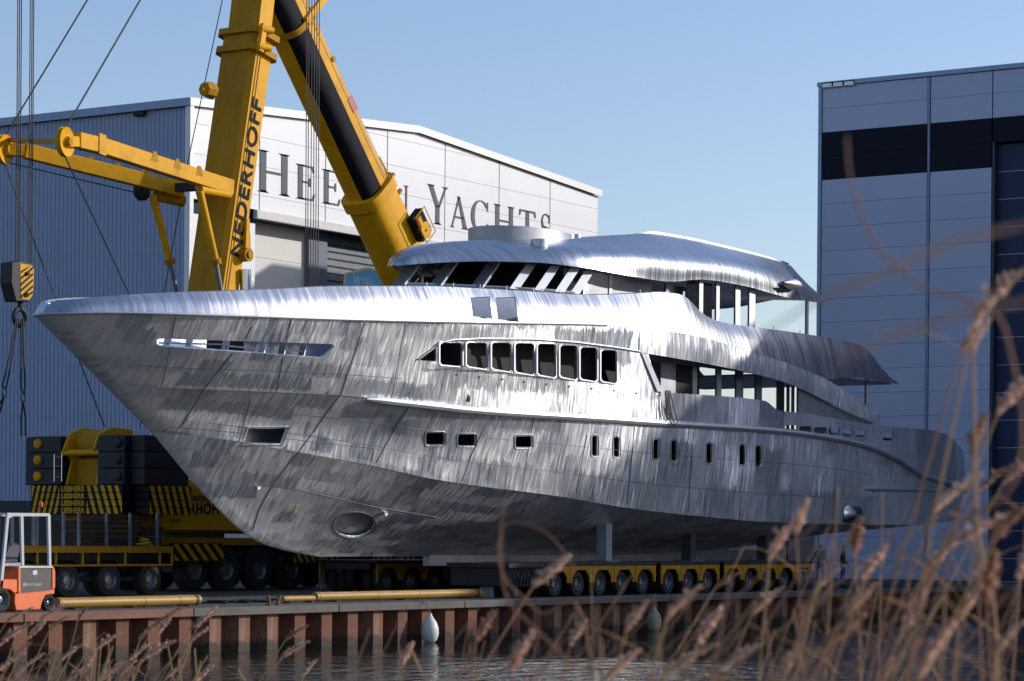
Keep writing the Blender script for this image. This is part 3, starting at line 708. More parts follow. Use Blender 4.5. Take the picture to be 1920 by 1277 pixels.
def rrect(x0, y0, x1, y1, r, sk=0.0):
    """rounded rectangle in photo pixels; sk leans the right side down by that slope"""
    pts = []
    for cx, cy, a0 in ((x1 - r, y0 + r, -90), (x1 - r, y1 - r, 0), (x0 + r, y1 - r, 90), (x0 + r, y0 + r, 180)):
        for q in range(4): a = R_(a0 + 30 * q); pts.append((cx + r * math.cos(a), cy + r * math.sin(a)))
    return [(x, y + (x - x0) * sk) for x, y in pts]
def cutp(lst, poly, *a): lst.append(poly)
yacht = thing('yacht', 'bare aluminium motor yacht hull on wheeled transporters at the quay', 'yacht', (78, YC, 0))

# openings in the lower hull
cut = []
ports = [(799, 812, 833, 834), (859, 815, 891, 836), (967, 818, 997, 839)]
slots = [(1115, 836), (1156, 838), (1230, 843), (1264, 845), (1330, 850), (1392, 853), (1422, 855)]
for x0, y0, x1, y1 in ports: cutp(cut, rrect(x0, y0, x1, y1, 4), YC - 4.0, 1.4, 1.2)
for x, y in slots: cutp(cut, rrect(x - 5, y - 19, x + 5, y + 19, 4.2), YC - 4.5)
anchor_px = [(466, 804), (538, 803), (526, 832), (457, 831)]
cutp(cut, anchor_px, YC - 1.75, 1.2, 0.9)
ring = [(664 + 37 * math.cos(R_(a)) * 1.0 + 6 * math.sin(R_(a)), 984 + 22 * math.sin(R_(a)) - 5 * math.cos(R_(a))) for a in range(0, 360, 20)]
rows_low = spline_rows([lA, lB1, lB2, lC], 5)
lowme = loft_mesh('hull_bottom', rows_low)
rows_mid = spline_rows([lC, lC2, lK], 8)
midme = loft_mesh('hull_side', rows_mid)
cut_b = [ring]
bott = finish_shell('hull_bottom', lowme, ALU, yacht, cut_b, 0.05)
hull = finish_shell('hull_side', midme, ALU, yacht, cut, 0.06)
# upper topsides up to the gunwale (forward), with mooring slot and main-deck windows
def sub_line(start, ytab, btab, xend): return yline(start, ytab, btab, xend, N)
tK = yline((205, 720), K_y, K_b, 77.9, N); tK2 = yline((140, 652), K2_y, K2_b, 76.9, N); tG = yline((80, 589), G_y, G_b, 75.9, N)
cut2 = []
slot_px = [(294, 637), (300, 635), (622, 645), (628, 650), (607, 668), (600, 671), (300, 649), (294, 646)]
cutp(cut2, slot_px, YC - 3.0, 2.6, 1.0)
wins = [(825, 867, 642, 684, 687), (875, 914, 642, 687, 692), (922, 959, 642, 692, 697), (966, 1002, 643, 698, 703), (1008, 1043, 644, 703, 708), (1050, 1083, 647, 707, 712), (1088, 1120, 651, 711, 715), (1127, 1157, 656, 715, 719)]
def winpoly(w, g=0):
    x0, x1, yt, yb0, yb1 = w; r = 4
    return [(x0 - g + r, yt - g), (x1 + g - r, yt + 1 - g), (x1 + g, yt + 1 + r - g), (x1 + g, yb1 - r + g), (x1 + g - r, yb1 + g), (x0 - g + r, yb0 + g), (x0 - g, yb0 - r + g), (x0 - g, yt + r - g)]
tri_px = [(785, 673), (790, 668), (815, 649), (818, 650), (818, 677), (814, 678), (790, 676)]
for w_ in wins: cutp(cut2, winpoly(w_), YC - 4.5, 1.2, 1.0)
cutp(cut2, tri_px, YC - 4.3, 1.2, 1.0)
topme = loft_mesh('topsides', spline_rows([tK, tK2, tG], 8))
tops = finish_shell('topsides', topme, ALU, yacht, cut2, 0.07)
# aft bulwark above the rub rail, swept down to the stern, with a row of freeing ports
BW_y = [(1240, 735), (1438, 752), (1446, 760), (1462, 770), (1500, 774), (1640, 797), (1740, 806), (1775, 815), (1810, 850)]
aK = []; aB = []; NB = 90
for k in range(NB + 1):
    X = 77.9 + (XEND - 77.9) * k / NB
    kx = [p.x for p in lK]; aK.append(Vector((X, float(np.interp(X, kx, [p.y for p in lK])), float(np.interp(X, kx, [p.z for p in lK])))))
    Y = YC - interp([(77, 4.65), (97, 4.6), (104, 4.4)], X); aB.append(Vector((X, Y, zfor(X, Y, BW_y, 7))))
cut3 = []
for k, (x0, x1) in enumerate(((1472, 1496), (1499, 1522), (1526, 1550), (1553, 1575), (1579, 1600), (1604, 1625))):
    cutp(cut3, rrect(x0, 797 + (x0 - 1472) * .075, x1, 809 + (x0 - 1472) * .075, 4), YC - 4.6)
cutp(cut3, rrect(1655, 812, 1676, 826, 4), YC - 4.6)
bwme = loft_mesh('side_bulwark', spline_rows([aK, [(a + b) / 2 for a, b in zip(aK, aB)], aB], 3))
finish_shell('side_bulwark', bwme, alu('brushed_aluminium_aft', base=(0.66, 0.69, 0.74), tilt=.45), yacht, cut3, 0.06)
# bulwark of the upper deck, running from the bow and sweeping down aft
T_y = [(80, 567), (300, 551), (500, 543), (640, 537), (800, 537), (900, 541), (1000, 547), (1100, 553), (1180, 551), (1240, 548), (1276, 552), (1292, 562), (1312, 583), (1340, 600), (1400, 612), (1480, 622), (1600, 643), (1622, 652), (1640, 672), (1672, 713)]
E2_y = [(1533, 703), (1545, 709), (1560, 711), (1580, 707), (1620, 709), (1660, 717), (1675, 718)]
XB = 96.9; NT = 170; bG = []; bT = []; X0 = tG[0].x
for k in range(NT + 1):
    t = (k / NT) ** 1.5; X = X0 + (XB - X0) * t; bb = interp(G_b, X - X0)
    if X > 89.2: bb = 4.65 - (X - 89.2) * .02; ytab = E2_y
    else: ytab = G_y
    Y = YC - bb - (0.02 if k else 0); z = tG[0].z if k == 0 else zfor(X, Y, ytab, bG[-1].z)
    bG.append(Vector((X, Y, z)))
    bt = max(0.0, interp(G_b, max(X - X0 - .18, 0)) - interp([(0, .0), (2, .12), (8, .3), (20, .42), (60, .42)], X - X0)); Xt = X + .16 * math.exp(-(X - X0))
    Y = YC - bt; bT.append(Vector((Xt, Y, zfor(Xt, Y, T_y, z + .6))))
for k in range(NT + 1):
    if bT[k].z < bG[k].z + .03: bT[k].z = bG[k].z + .03
lid = []
for a, b in zip(bG, bT): lid.append(b + Vector((0, .16 if (YC - b.y) > .3 else 0.0, .03)))
mid_ = [a * .45 + b * .55 + Vector((0, -.05 * min(1, (YC - a.y)), 0)) for a, b in zip(bG, bT)]
rows_b = spline_rows([bG, mid_, bT], 5) + [lid]
cut4 = []
notch = [[(882, 558), (918, 556), (924, 600), (886, 596)], [(929, 558), (966, 557), (973, 604), (933, 601)]]
for pl in notch: cutp(cut4, pl, YC - 4.3, .8, .55)
bandme = loft_mesh('upper_bulwark', rows_b)
finish_shell('upper_bulwark', bandme, ALU_UP, yacht, cut4, 0.05, ang=40)
# buttress strip below it, from amidships down to the side deck
E_y = [(1180, 657), (1330, 683), (1450, 710), (1500, 728), (1560, 757), (1600, 777), (1648, 795)]
sG = []; sE = []; 
for k in range(71):
    X = 75.8 + (94.8 - 75.8) * k / 70; Y = YC - 4.66; a = Vector((X, Y, zfor(X, Y, G_y, 8))); e = Vector((X, Y + .01, zfor(X, Y, E_y, 7.5)))
    if e.z > a.z - .05: e.z = a.z - .05
    sG.append(a); sE.append(e)
stme = loft_mesh('buttress', spline_rows([sE, [(a + b) / 2 + Vector((0, -.03, 0)) for a, b in zip(sE, sG)], sG], 3))
finish_shell('buttress', stme, ALU, yacht, None, 0.09)
# rub rail along the knuckle
def rail(name, pts, r, m, parent, n=8, mirror=True):
    mb = MB(); mb.tube(pts, r, n); o = mb.build(name, m, parent, smooth=True)
    if mirror: mb = MB(); mb.tube([Vector((p[0], 2 * YC - p[1], p[2])) for p in pts], r, n); mb.build(name, m, parent, smooth=True)
    return o
rr = [p + Vector((0, -.05, -.06)) for p in lK if p.x > 62.2]
rr = rr[::2] + [rr[-1]]; rail('rub_rail', rr, [0.03] + [0.115] * (len(rr) - 1), ALU_PL, yacht)
rail('gunwale_moulding', [p + Vector((0, -.02, 0)) for p in bG[::3] if p.x < 74], 0.035, ALU_PL, yacht)
sr = [onY(1617 + (1812 - 1617) * k / 12, 917 + 4 * k / 12, YC - 4.42) for k in range(13)]
rail('spray_rail', sr, [.04] + [.1] * 12, ALU_PL, yacht)
# transom
ends = [r[-1] for r in (rows_low + rows_mid[1:])] + [aB[-1]]
mb = MB(); pl = ends + [Vector((p.x, 2 * YC - p.y, p.z)) for p in reversed(ends)]
mb.prism([p - Vector((.05, 0, 0)) for p in pl], (.06, 0, 0)); mb.build('transom', ALU_DK, yacht)
# decks, dark cabin boxes and bulkheads (all inside the shell)
def deck(name, z, xa, xb, inset, m, tab=G_b, th=.06, yoff=0.0):
    mb = MB(); n_ = 40; near = []; far = []
    for k in range(n_ + 1):
        X = xa + (xb - xa) * k / n_; b_ = max(interp(tab, X - X0) - inset, .02); near.append((X, YC - b_, z)); far.append((X, YC + b_, z))
    mb.grid([near, far]); lo = [(x, y, z - th) for x, y, z in near]; hi = [(x, y, z - th) for x, y, z in far]; mb.grid([hi, lo]); mb.grid([lo, near]); mb.grid([far, hi])
    return mb.build(name, m, yacht, fix=True)
deck('foredeck', 6.45, 60.0, 67.0, 1.25, ALU_DK)
deck('main_deck', 6.1, 67.0, 103.6, .45, ALU_DK)
deck('upper_deck', 8.75, 66.0, 90.0, .3, ALU_DK)
deck('aft_upper_deck', 8.3, 89.0, 96.6, .35, ALU_DK)
mb = MB(); mb.box((66.6, YC - 3.9, 6.1), (66.75, YC + 3.9, 8.9)); mb.build('bulkhead', INT, yacht)
mb = MB(); mb.box((62.0, YC - 2.75, 6.5), (66.58, YC + 2.75, 8.3)); mb.box((66.8, YC - 3.55, 6.15), (82.0, YC + 3.55, 8.65)); mb.build('cabin_dark_box', INT, yacht)  # near-black boxes painted as the unlit cabin behind the windows
mb = MB(); mb.box((68.5, YC - 2.6, 4.2), (95, YC + 2.6, 5.9)); mb.build('lower_deck_dark_box', INT, yacht)  # near-black box, the unlit space behind the portholes
# ---- main-deck window frames
bvh_parts = [hull, bott, tops]
def world_bvh(objs):
    bm = bmesh.new()
    for o in objs: bm.from_mesh(o.data)
    t = BVHTree.FromBMesh(bm); bm.free(); return t
skin = world_bvh(bvh_parts)
def hit(x, y, off=0.012):
    d = ray(x, y).normalized(); loc, nor, idx, dist = skin.ray_cast(O, d)
    if loc is None: return None, None
    if nor.dot(d) > 0: nor = -nor
    return loc + nor * off, nor
def frame_strip(name, outline, inner, Yp, m, th=.035, out=.03):
    """flat ring around an opening"""
    mb = MB(); a = [onY(x, y, Yp) - Vector((0, out, 0)) for x, y in outline]; b = [onY(x, y, Yp) - Vector((0, out, 0)) for x, y in inner]; n_ = len(a); v = Vector((0, th, 0))
    for k in range(n_):
        j = (k + 1) % n_; mb.quad(a[k], a[j], b[j], b[k]); mb.quad(b[k], b[j], b[j] + v, b[k] + v); mb.quad(a[j], a[k], a[k] + v, a[j] + v)
    return mb.build(name, m, yacht)
def surfY(x, y, default):
    """plane of the hull skin just beside an opening"""
    p, q = hit(x, y, 0)
    return p.y if p is not None and p.y < YC - .2 else default
for w_ in wins:
    Yp = min(surfY(w_[0] - 4, (w_[2] + w_[3]) / 2, YC - 4.5), surfY(w_[1] + 4, (w_[2] + w_[3]) / 2, YC - 4.5))
    frame_strip('window_frame', winpoly(w_, 2.0), winpoly(w_, -.3), Yp, ALU_PL, .06, .006)
# arched eyebrow over the window band
pts = [hit(x, y, .03)[0] for x, y in ((783, 674), (800, 661), (818, 648), (830, 641), (850, 637), (900, 635), (1000, 636), (1080, 642), (1150, 651), (1198, 659))]
rail('window_eyebrow', [p for p in pts if p], .035, ALU_DK, yacht, mirror=False)
# portholes, slots: thin rims
def rim_loop(name, poly, r, m, off=.008):
    pts = [hit(x, y, off)[0] for x, y in poly]; pts = [p for p in pts if p is not None and p.y < YC - .3]
    if len(pts) > 3:
        mb = MB(); mb.tube(pts + [pts[0]], r, 5); return mb.build(name, m, yacht, smooth=True)
for x0, y0, x1, y1 in ports: rim_loop('porthole_rim', rrect(x0 - 2.5, y0 - 2.5, x1 + 2.5, y1 + 2.5, 5), .018, ALU_DK)
for x, y in slots: rim_loop('porthole_rim', rrect(x - 7, y - 21, x + 7, y + 21, 5), .014, ALU_DK)
rim_loop('anchor_pocket_rim', [(463, 801), (542, 800), (529, 835), (453, 834)], .02, ALU_DK)
rim_loop('thruster_rim', [(664 + 40 * math.cos(R_(a)) + 6 * math.sin(R_(a)), 984 + 24 * math.sin(R_(a)) - 5 * math.cos(R_(a))) for a in range(0, 360, 18)], .012, WELD)
pa = [onY(x, y, YC - .75) for x, y in ((440, 785), (558, 785), (558, 850), (440, 850))]
mb = MB(); mb.prism([p + Vector((0, -.1, 0)) for p in pa], (0, .05, 0)); mb.build('anchor_pocket_back', ALU_DK, yacht)
rg = [hit(664 + 41 * math.cos(R_(a)) + 6 * math.sin(R_(a)), 984 + 25 * math.sin(R_(a)) - 5 * math.cos(R_(a)), -.14)[0] for a in range(0, 360, 18)]; rg = [p for p in rg if p is not None]
mb = MB(); mb.prism(rg, (0, .03, 0)); mb.build('thruster_cover', ALU_PL, yacht)
# welded block joints and strake seams
def seam(pts, r=.014, step=6):
    P = []
    for (x0, y0), (x1, y1) in zip(pts, pts[1:]):
        n_ = max(2, int(math.hypot(x1 - x0, y1 - y0) / step))
        for k in range(n_): P.append((x0 + (x1 - x0) * k / n_, y0 + (y1 - y0) * k / n_))
    P.append(pts[-1]); run = []
    for x, y in P:
        p, q = hit(x, y, .004)
        if p is None or p.y > YC - .15: 
            if len(run) > 2: mb = MB(); mb.tube(run, r, 5); mb.build('weld_seam', WELD, yacht)
            run = []; continue
        if run and (p - run[-1]).length > .9: run = [p]; continue
        run.append(p)
    if len(run) > 2: mb = MB(); mb.tube(run, r, 5); mb.build('weld_seam', WELD, yacht)
for s_ in ([(683, 606), (662, 670), (640, 737), (600, 792), (561, 846), (517, 900), (486, 955), (472, 1000)], [(472, 612), (460, 636)], [(437, 662), (383, 728), (340, 800)],
           [(908, 801), (885, 850), (866, 903)], [(1100, 815), (1090, 870), (1080, 925)], [(770, 757), (742, 800), (705, 868)], [(1190, 800), (1175, 945)], [(1300, 810), (1290, 960)],
           [(1210, 668), (1234, 733)]): seam(s_)
for s_ in ([(300, 727), (450, 733), (637, 741), (715, 749)], [(320, 800), (400, 806), (560, 825), (720, 843)], [(470, 905), (560, 918), (700, 950), (820, 970)]): seam(s_, .008, 9)
def lerp_tab(ta, tb, f_, xs): return [(x, interp(ta, x) + (interp(tb, x) - interp(ta, x)) * f_) for x in xs]
for f_ in (.36, .70): seam(lerp_tab(K_y, C_y, f_, list(range(350 + int(60 * f_), 1640, 60))), .007, 12)
seam(lerp_tab(G_y, K_y, .72, list(range(260, 800, 45))), .007, 12)
for x in (330, 545, 760): seam([(x, interp(G_y, x) + 4), (x - 26, interp(K_y, x - 26) - 3)], .008, 10)
for x in (470, 1000, 1395, 1490, 1570): seam([(x, interp(K_y, x) + 14), (x - 22 if x < 1100 else x - 9, interp(C_y, x) - 4)], .008, 10)
# lifting lugs on the shell
for x, y in ((483, 912), (722, 960)):
    p, q = hit(x, y, 0)
    if p is not None: mb = MB(); mb.obox(p + q * .05, Vector((.07, 0, .02)), q * .05, Vector((-.02, 0, .04))); mb.build('lifting_lug', ALU_DK, yacht)
p, q = hit(558, 948, .006); p2, q2 = hit(544, 972, .006)
if p is not None and p2 is not None: mb = MB(); mb.bar(p, p2, .035, .02, up=q); mb.build('yellow_strap', mat('strap_yellow', (0.65, 0.42, 0.03), .6), yacht)
# posts and stays inside the mooring slot
for x, m_ in ((309, ALU_PL), (350, ALU_PL), (420, ALU_DK), (490, ALU_PL), (528, ALU_DK), (566, ALU_DK)):
    y_ = surfY(x, 678, YC - 2.2) + .12
    a = onY(x + 6, 634, y_); c_ = onY(x - 2, 672, y_); mb = MB(); mb.bar(a, c_, .05, .22, up=(0, 1, 0)); mb.build('bulwark_stay', m_, yacht)
for (xa, ya, xb_, yb_) in ((298, 643, 420, 646), (420, 648, 487, 655), (526, 656, 566, 658)):
    a = onY(xa, ya, surfY(xa, 678, YC - 2) + .1); c_ = onY(xb_, yb_, surfY(xb_, 678, YC - 3) + .1); mb = MB(); mb.tube([a, c_], .025, 6); mb.build('slot_rail', ALU_PL, yacht)
# inner face of the foredeck bulwark
inn = [p + Vector((.3, 0, 0)) for p in tG if 57.5 < p.x < 62]
mb = MB(); mb.grid([[(p.x, p.y + .95, 6.75) for p in inn[::3]], [(p.x, p.y + .95, 7.75) for p in inn[::3]]]); mb.build('inner_bulwark', mat('inner_alu', (.42, .47, .55), .45, metal=.5), yacht)
# ================================================================ YACHT SUPERSTRUCTURE
# wheelhouse: coaming, raked mullions, side walls
sill = [(68.4, 0), (69.3, .8), (70.45, 1.65), (71.5, 2.4), (72.3, 2.85), (73.1, 3.15), (73.9, 3.25)]
ZS, ZH = 10.1, 10.92
def shell_plan(plan, z0, z1, shift0, shift1, name, m, parent):
    mb = MB(); lo = [(x + shift0 * f_, YC - b_, z0) for (x, b_), f_ in plan]; hi = [(x + shift1 * f_, YC - b_, z1) for (x, b_), f_ in plan]
    lo2 = [(x, 2 * YC - y, z) for x, y, z in reversed(lo[1:])] + lo; hi2 = [(x, 2 * YC - y, z) for x, y, z in reversed(hi[1:])] + hi
    mb.grid([lo2, hi2]); return mb.build(name, m, parent, smooth=True)
pl = [((x, b_), 1 - k / 6.0) for k, (x, b_) in enumerate(sill)]
shell_plan(pl, 8.9, ZS, -.5, 0, 'wheelhouse_coaming', ALU_PL, yacht)
for (x, b_), f_ in pl:
    for s in ((1, -1) if b_ > 0 else (1,)):
        a = Vector((x - .05, YC - s * b_, ZS - .05)); t = Vector((x + (1.05 if b_ < 3.3 else 0.0), YC - s * (b_ - .05), ZH + .05)); mb = MB()
        tang = Vector((0.3, -s, 0)) if b_ < 2.2 else Vector((1, -.35 * s, 0))
        tang = tang.normalized(); ax = (t - a); L = ax.length; ax.normalize(); nrm = ax.cross(tang).normalized()
        mb.obox((a + t) / 2, ax * L / 2, tang * .2, nrm * .05); mb.build('mullion', ALU_PL, yacht)
mb = MB(); mb.tube([Vector((x, YC + b_, ZS)) for x, b_ in reversed(sill[1:])] + [Vector((x, YC - b_, ZS)) for x, b_ in sill], .05, 6); mb.build('window_sill', ALU_PL, yacht, smooth=True)
mb = MB(); mb.box((73.9, YC - 2.6, 8.8), (74.0, YC + 2.6, 10.95)); mb.box((74.2, YC - 2.8, 8.8), (79.3, YC + 2.8, 10.85)); mb.build('wheelhouse_dark_box', INT, yacht)  # near-black boxes stand for the unlit wheelhouse interior
# deck-house side walls and pillars on the upper deck (near and far side)
def wall_px(name, x0, x1, Yw, z0, z1, m, th=.08, lean=0.0, both=True):
    X0_ = onY(x0, 600, Yw).x; X1_ = onY(x1, 600, Yw).x
    for s in ((1, -1) if both else (1,)):
        mb = MB(); ya = Yw if s == 1 else 2 * YC - Yw; yb = ya + th * s
        mb.prism([(X0_, ya, z0), (X1_, ya, z0), (X1_ + lean, ya, z1), (X0_ + lean, ya, z1)], (0, yb - ya, 0)); mb.build(name, m, yacht)
Yw = YC - 2.95
wall_px('side_pillar', 1060, 1074, Yw, 9.0, 10.95, ALU_PL); wall_px('side_pillar', 1093, 1102, Yw, 9.0, 10.95, ALU_PL)
wall_px('house_side', 1102, 1142, Yw, 9.0, 10.98, ALU_DK); wall_px('side_pillar', 1142, 1148, Yw - .04, 9.0, 10.98, ALU_PL)  # house sides use darker aluminium to paint in the brow's shade
wall_px('house_side', 1148, 1221, Yw, 9.0, 11.0, ALU_DK); wall_px('house_side', 1248, 1286, Yw, 9.0, 11.0, ALU_DK)
wall_px('sill_panel', 1221, 1248, Yw, 9.0, 10.35, ALU_DK)
for x0, x1 in ((1311, 1318), (1343, 1349), (1379, 1388), (1405, 1416)): wall_px('pillar', x0, x1, YC - 3.5, 8.8, 11.3, ALU_PL)
for x0, x1 in ((1289, 1311), (1318, 1335)): wall_px('bay_panel', x0, x1, YC - 3.42, 8.9, 11.2, mat('smooth_black', (0.02, 0.022, 0.025), .08), .02)  # smooth near-black panels fill these two bays
def post(x, y0, y1, Yp, r, name='deck_post'):
    a = onY(x, y0, Yp); b = onY(x, y1, Yp)
    for yy in (Yp, 2 * YC - Yp): mb = MB(); mb.cyl((a.x, yy, b.z), (a.x, yy, a.z), r, n=10); mb.build(name, ALU_DK, yacht, smooth=True)
post(1513, 565, 632, YC - 3.4, .075); post(1625, 708, 775, YC - 3.9, .08)
# hardtop: brim, shoulder, crown
BR_y = [(735, 499), (800, 494), (900, 490), (1000, 492), (1100, 503), (1190, 519), (1262, 528), (1310, 524), (1400, 537), (1450, 551), (1500, 563), (1570, 571)]
NR = 110; RX0 = onY(738, 497, YC).x; RX1 = 95.6
br_b = [(0, 0), (.12, .3), (.5, .6), (1.5, 1.2), (2.9, 2.1), (4.2, 2.85), (5.6, 3.35), (8, 3.65), (10, 3.75), (19, 3.75), (23, 3.5), (26, 2.9), (27.2, 2.0), (27.6, 0)]
brim = yline((738, 497), BR_y, br_b, RX1, NR, pw=1.4)
SH_y = [(738, 490), (800, 478), (900, 472), (1000, 468), (1100, 470), (1180, 475), (1260, 482), (1350, 490), (1450, 512), (1520, 538), (1570, 567)]
sh_b = [(0, 0), (.2, .3), (.8, .65), (2, 1.2), (4, 2.2), (6, 3.05), (8, 3.4), (10, 3.6), (18, 3.55), (22, 3.2), (25, 2.4), (27, 1.1), (27.4, 0)]
CR_y = [(741, 487), (790, 466), (860, 454), (915, 450), (1000, 449), (1060, 448), (1180, 440), (1210, 438), (1280, 447), (1350, 462), (1480, 497), (1518, 516), (1545, 546), (1570, 566)]
cr_b = [(0, 0), (.5, .25), (2, .7), (5, 1.4), (10, 2.0), (18, 2.0), (23, 1.8), (26, 1.0), (27.3, 0)]
shoulder = yline((739, 491), SH_y, sh_b, RX1 - .05, NR, pw=1.4); crown = yline((741, 488), CR_y, cr_b, RX1 - .1, NR, pw=1.4)
centre = [Vector((p.x, YC - .0, p.z + .03)) for p in crown]
inner = [Vector((p.x + (.25 if p.x < 72 else -.1 if p.x > 93 else 0), YC - max(0, (YC - p.y) - .35), p.z + .12)) for p in brim]
belly = [Vector((p.x, YC, p.z + .16)) for p in inner]
rows_r = [belly, inner] + spline_rows([brim, shoulder, crown], 6) + [centre]
rme = loft_mesh('hardtop', rows_r)
finish_shell('hardtop', rme, alu('brushed_aluminium_roof', base=(0.55, 0.575, 0.61), streak=(8, .3), patch=False, tilt=.36, r0=.2, r1=.4, dark=.7, metal=.92), yacht, None, 0, ang=45)
# raised coaming on the crown
cp = [p for p in crown if 79.5 < p.x < 94.2]
mb = MB()
for s in (1, -1):
    lo = [Vector((p.x, YC - s * (YC - p.y - .05), p.z - .05)) for p in cp]; hi = [v + Vector((0, s * .05, .16 * min(1, (v.x - 79.4) / 2.0))) for v in lo]
    mb.grid([lo, hi]); mb.grid([[v + Vector((0, s * .06, 0)) for v in lo], [v + Vector((0, s * .06, 0)) for v in hi]], flip=True); mb.grid([hi, [v + Vector((0, s * .06, 0)) for v in hi]])
mb.build('roof_coaming', ALU_DK, yacht, smooth=True)
# oval mast base with a cut-out, and smaller fittings
c0 = onY(985, 440, YC - .4); mb = MB(); rx, ry = 2.35, 1.5; n_ = 120; t_ = .06
def ov(a, k=0): return Vector((c0.x + (rx - k) * math.cos(a), YC - .2 + (ry - k) * math.sin(a), 0))
for k in range(n_):
    a0, a1 = 2 * math.pi * k / n_, 2 * math.pi * (k + 1) / n_
    gap = 308 < (math.degrees(a0) % 360) < 338
    segs = ((11.85, 12.0), (12.32, 12.43)) if gap else ((11.85, 12.43),)
    for z0, z1 in segs:
        P = [ov(a0), ov(a1), ov(a1, t_), ov(a0, t_)]
        mb.quad(*[p + Vector((0, 0, z0)) for p in P][::-1]); mb.quad(*[p + Vector((0, 0, z1)) for p in P])
        mb.quad(P[0] + UP * z0, P[1] + UP * z0, P[1] + UP * z1, P[0] + UP * z1); mb.quad(P[2] + UP * z0, P[3] + UP * z0, P[3] + UP * z1, P[2] + UP * z1)
        if gap or True: mb.quad(P[1] + UP * z0, P[2] + UP * z0, P[2] + UP * z1, P[1] + UP * z1); mb.quad(P[3] + UP * z0, P[0] + UP * z0, P[0] + UP * z1, P[3] + UP * z1)
mb.build('mast_base', ALU_DK, yacht, fix=False)
for x, w_ in ((1065, .45), (1080, .35)):
    p = onY(x, 443, YC - .8); mb = MB(); mb.cyl((p.x, p.y, 12.0), (p.x, p.y, p.z + .06), w_ * .5, n=14); mb.build('roof_fitting', ALU_PL, yacht, smooth=True)
p = onY(1012, 452, YC - 2.2); mb = MB(); mb.cyl((p.x, p.y, p.z - .3), (p.x, p.y, p.z + .05), .3, n=16); mb.build('hatch', ALU_PL, yacht, smooth=True)
# lamp pod on the hardtop side
pc = onY(1481, 533, YC - 3.72); mb = MB(); rows = []
for k in range(9):
    t = k / 8; r = math.sin(math.pi * (0.06 + .88 * t)) * .30; rows.append([(pc.x - .75 + 1.5 * t, pc.y - .12 + .3 * math.cos(a) * r / .3 * .8, pc.z + r * math.sin(a) * .72) for a in [2 * math.pi * q / 12 for q in range(12)]])
mb.grid(rows, closed=True); mb.build('light_pod', ALU_PL, yacht, smooth=True)
mb = MB(); mb.prism([onY(x, y, pc.y - .30) for x, y in ((1468, 534), (1500, 533), (1494, 541), (1478, 542))], (0, .1, 0)); mb.build('pod_lens', INT, yacht)
# main-deck house aft: pillars with open bays beyond
Yh = YC - 3.6
for x0, x1, m_ in ((1240, 1268, ALU_DK), (1300, 1308, ALU_PL), (1345, 1354, ALU_PL), (1382, 1395, ALU_DK), (1419, 1430, ALU_DK), (1460, 1472, ALU_DK), (1479, 1482, ALU_PL), (1488, 1491, ALU_PL)): wall_px('house_pillar', x0, x1, Yh, 6.1, 8.5, m_)
wall_px('house_head', 1205, 1475, Yh - .02, 8.1, 8.6, ALU_DK); wall_px('house_sill', 1240, 1385, Yh - .02, 6.1, 6.75, ALU_DK)
wall_px('aft_screen', 1498, 1560, Yh + .1, 6.1, 7.9, ALU_DK, lean=.0)
mb = MB(); e = [p for p in sE if 88.0 < p.x < 94.7]; mb.prism([(p.x, YC - 4.5, p.z + .02) for p in e] + [(94.7, YC - 4.5, 6.3), (88.0, YC - 4.5, 6.3)], (0, .06, 0)); mb.build('side_screen', ALU_DK, yacht)
# slanted wing plate at the forward end of the side deck
wp = [(1203, 662), (1213, 664), (1243, 735), (1233, 734)]
mb = MB(); mb.prism([onY(x, y, YC - 4.66) for x, y in wp], (0, .09, 0)); mb.build('wing_plate', ALU_DK, yacht)
# small eye bolts along the bulwark and studs on rails
for k in range(10):
    x = 857 + k * 42; y = 702 + k * 4.4; p, q = hit(x, y, .0)
    if p is not None and x < 1200: mb = MB(); mb.cyl(p - q * .01, p + q * .05, .035, n=8); mb.build('rail_socket', ALU_DK, yacht)
for k in range(16):
    x = 800 + k * 50; 
    if x < 1240: yb = interp(T_y, x)
    else: yb = interp(T_y, x)
    if 1270 < x < 1345: continue
    p = onY(x, yb, YC - 4.1 if x > 880 else YC - 3.9); mb = MB(); mb.cyl(p + UP * -.05, p + UP * .13, .015, n=6); mb.build('rail_stud', ALU_PL, yacht)
# looped rope over the side bulwark
rp_ = mat('hemp_rope', (0.16, 0.15, 0.14), .9, var=.3, scale=40, bump=.6, bscale=120)
Yr = YC - 4.78
rope = thing('coiled_rope', 'dark rope hanging in loops over the yacht side bulwark', 'rope', tuple(onY(1255, 795, Yr)))
for q, (x0, dx, yb) in enumerate(((1250, 10, 797), (1253, 14, 800), (1248, 7, 790))):
    pts = [onY(x0, 733, Yr + .16), onY(x0 - 1, 737, Yr), onY(x0 + 1, 762, Yr - .01 * q), onY(x0 + dx * .5, 784, Yr - .02 * q), onY(x0 + dx, yb - 2, Yr), onY(x0 + dx + 3, yb - 8, Yr), onY(x0 + dx - 2, 770, Yr), onY(x0 + 4, 738, Yr), onY(x0 + 4, 733, Yr + .16)]
    mb = MB(); mb.tube(pts, .022, 6); mb.build('rope_loop', rp_, rope, smooth=True)
# bulge over the propeller pocket
pc = onY(1600, 963, YC - 4.3); mb = MB(); rows = []
for k in range(8):
    t = k / 7; rows.append([(pc.x - .9 + 1.8 * t, pc.y + .15 - .42 * math.sin(math.pi * (.15 + .7 * t)) * math.cos(a), pc.z + .42 * math.sin(a)) for a in [R_(-90 + 180 * q / 9) for q in range(10)]])
mb.grid(rows); mb.build('exhaust_bulge', mat('polished_aluminium', (.75, .77, .8), .2, metal=1.0), yacht, smooth=True)
# keel fin and shoring between ship and transporters
mb = MB(); mb.prism([(70, YC - .12, 1.3), (94, YC - .12, 1.5), (94, YC - .12, 1.0), (70, YC - .12, .95)], (0, .24, 0)); mb.build('keel', ALU_DK, yacht)
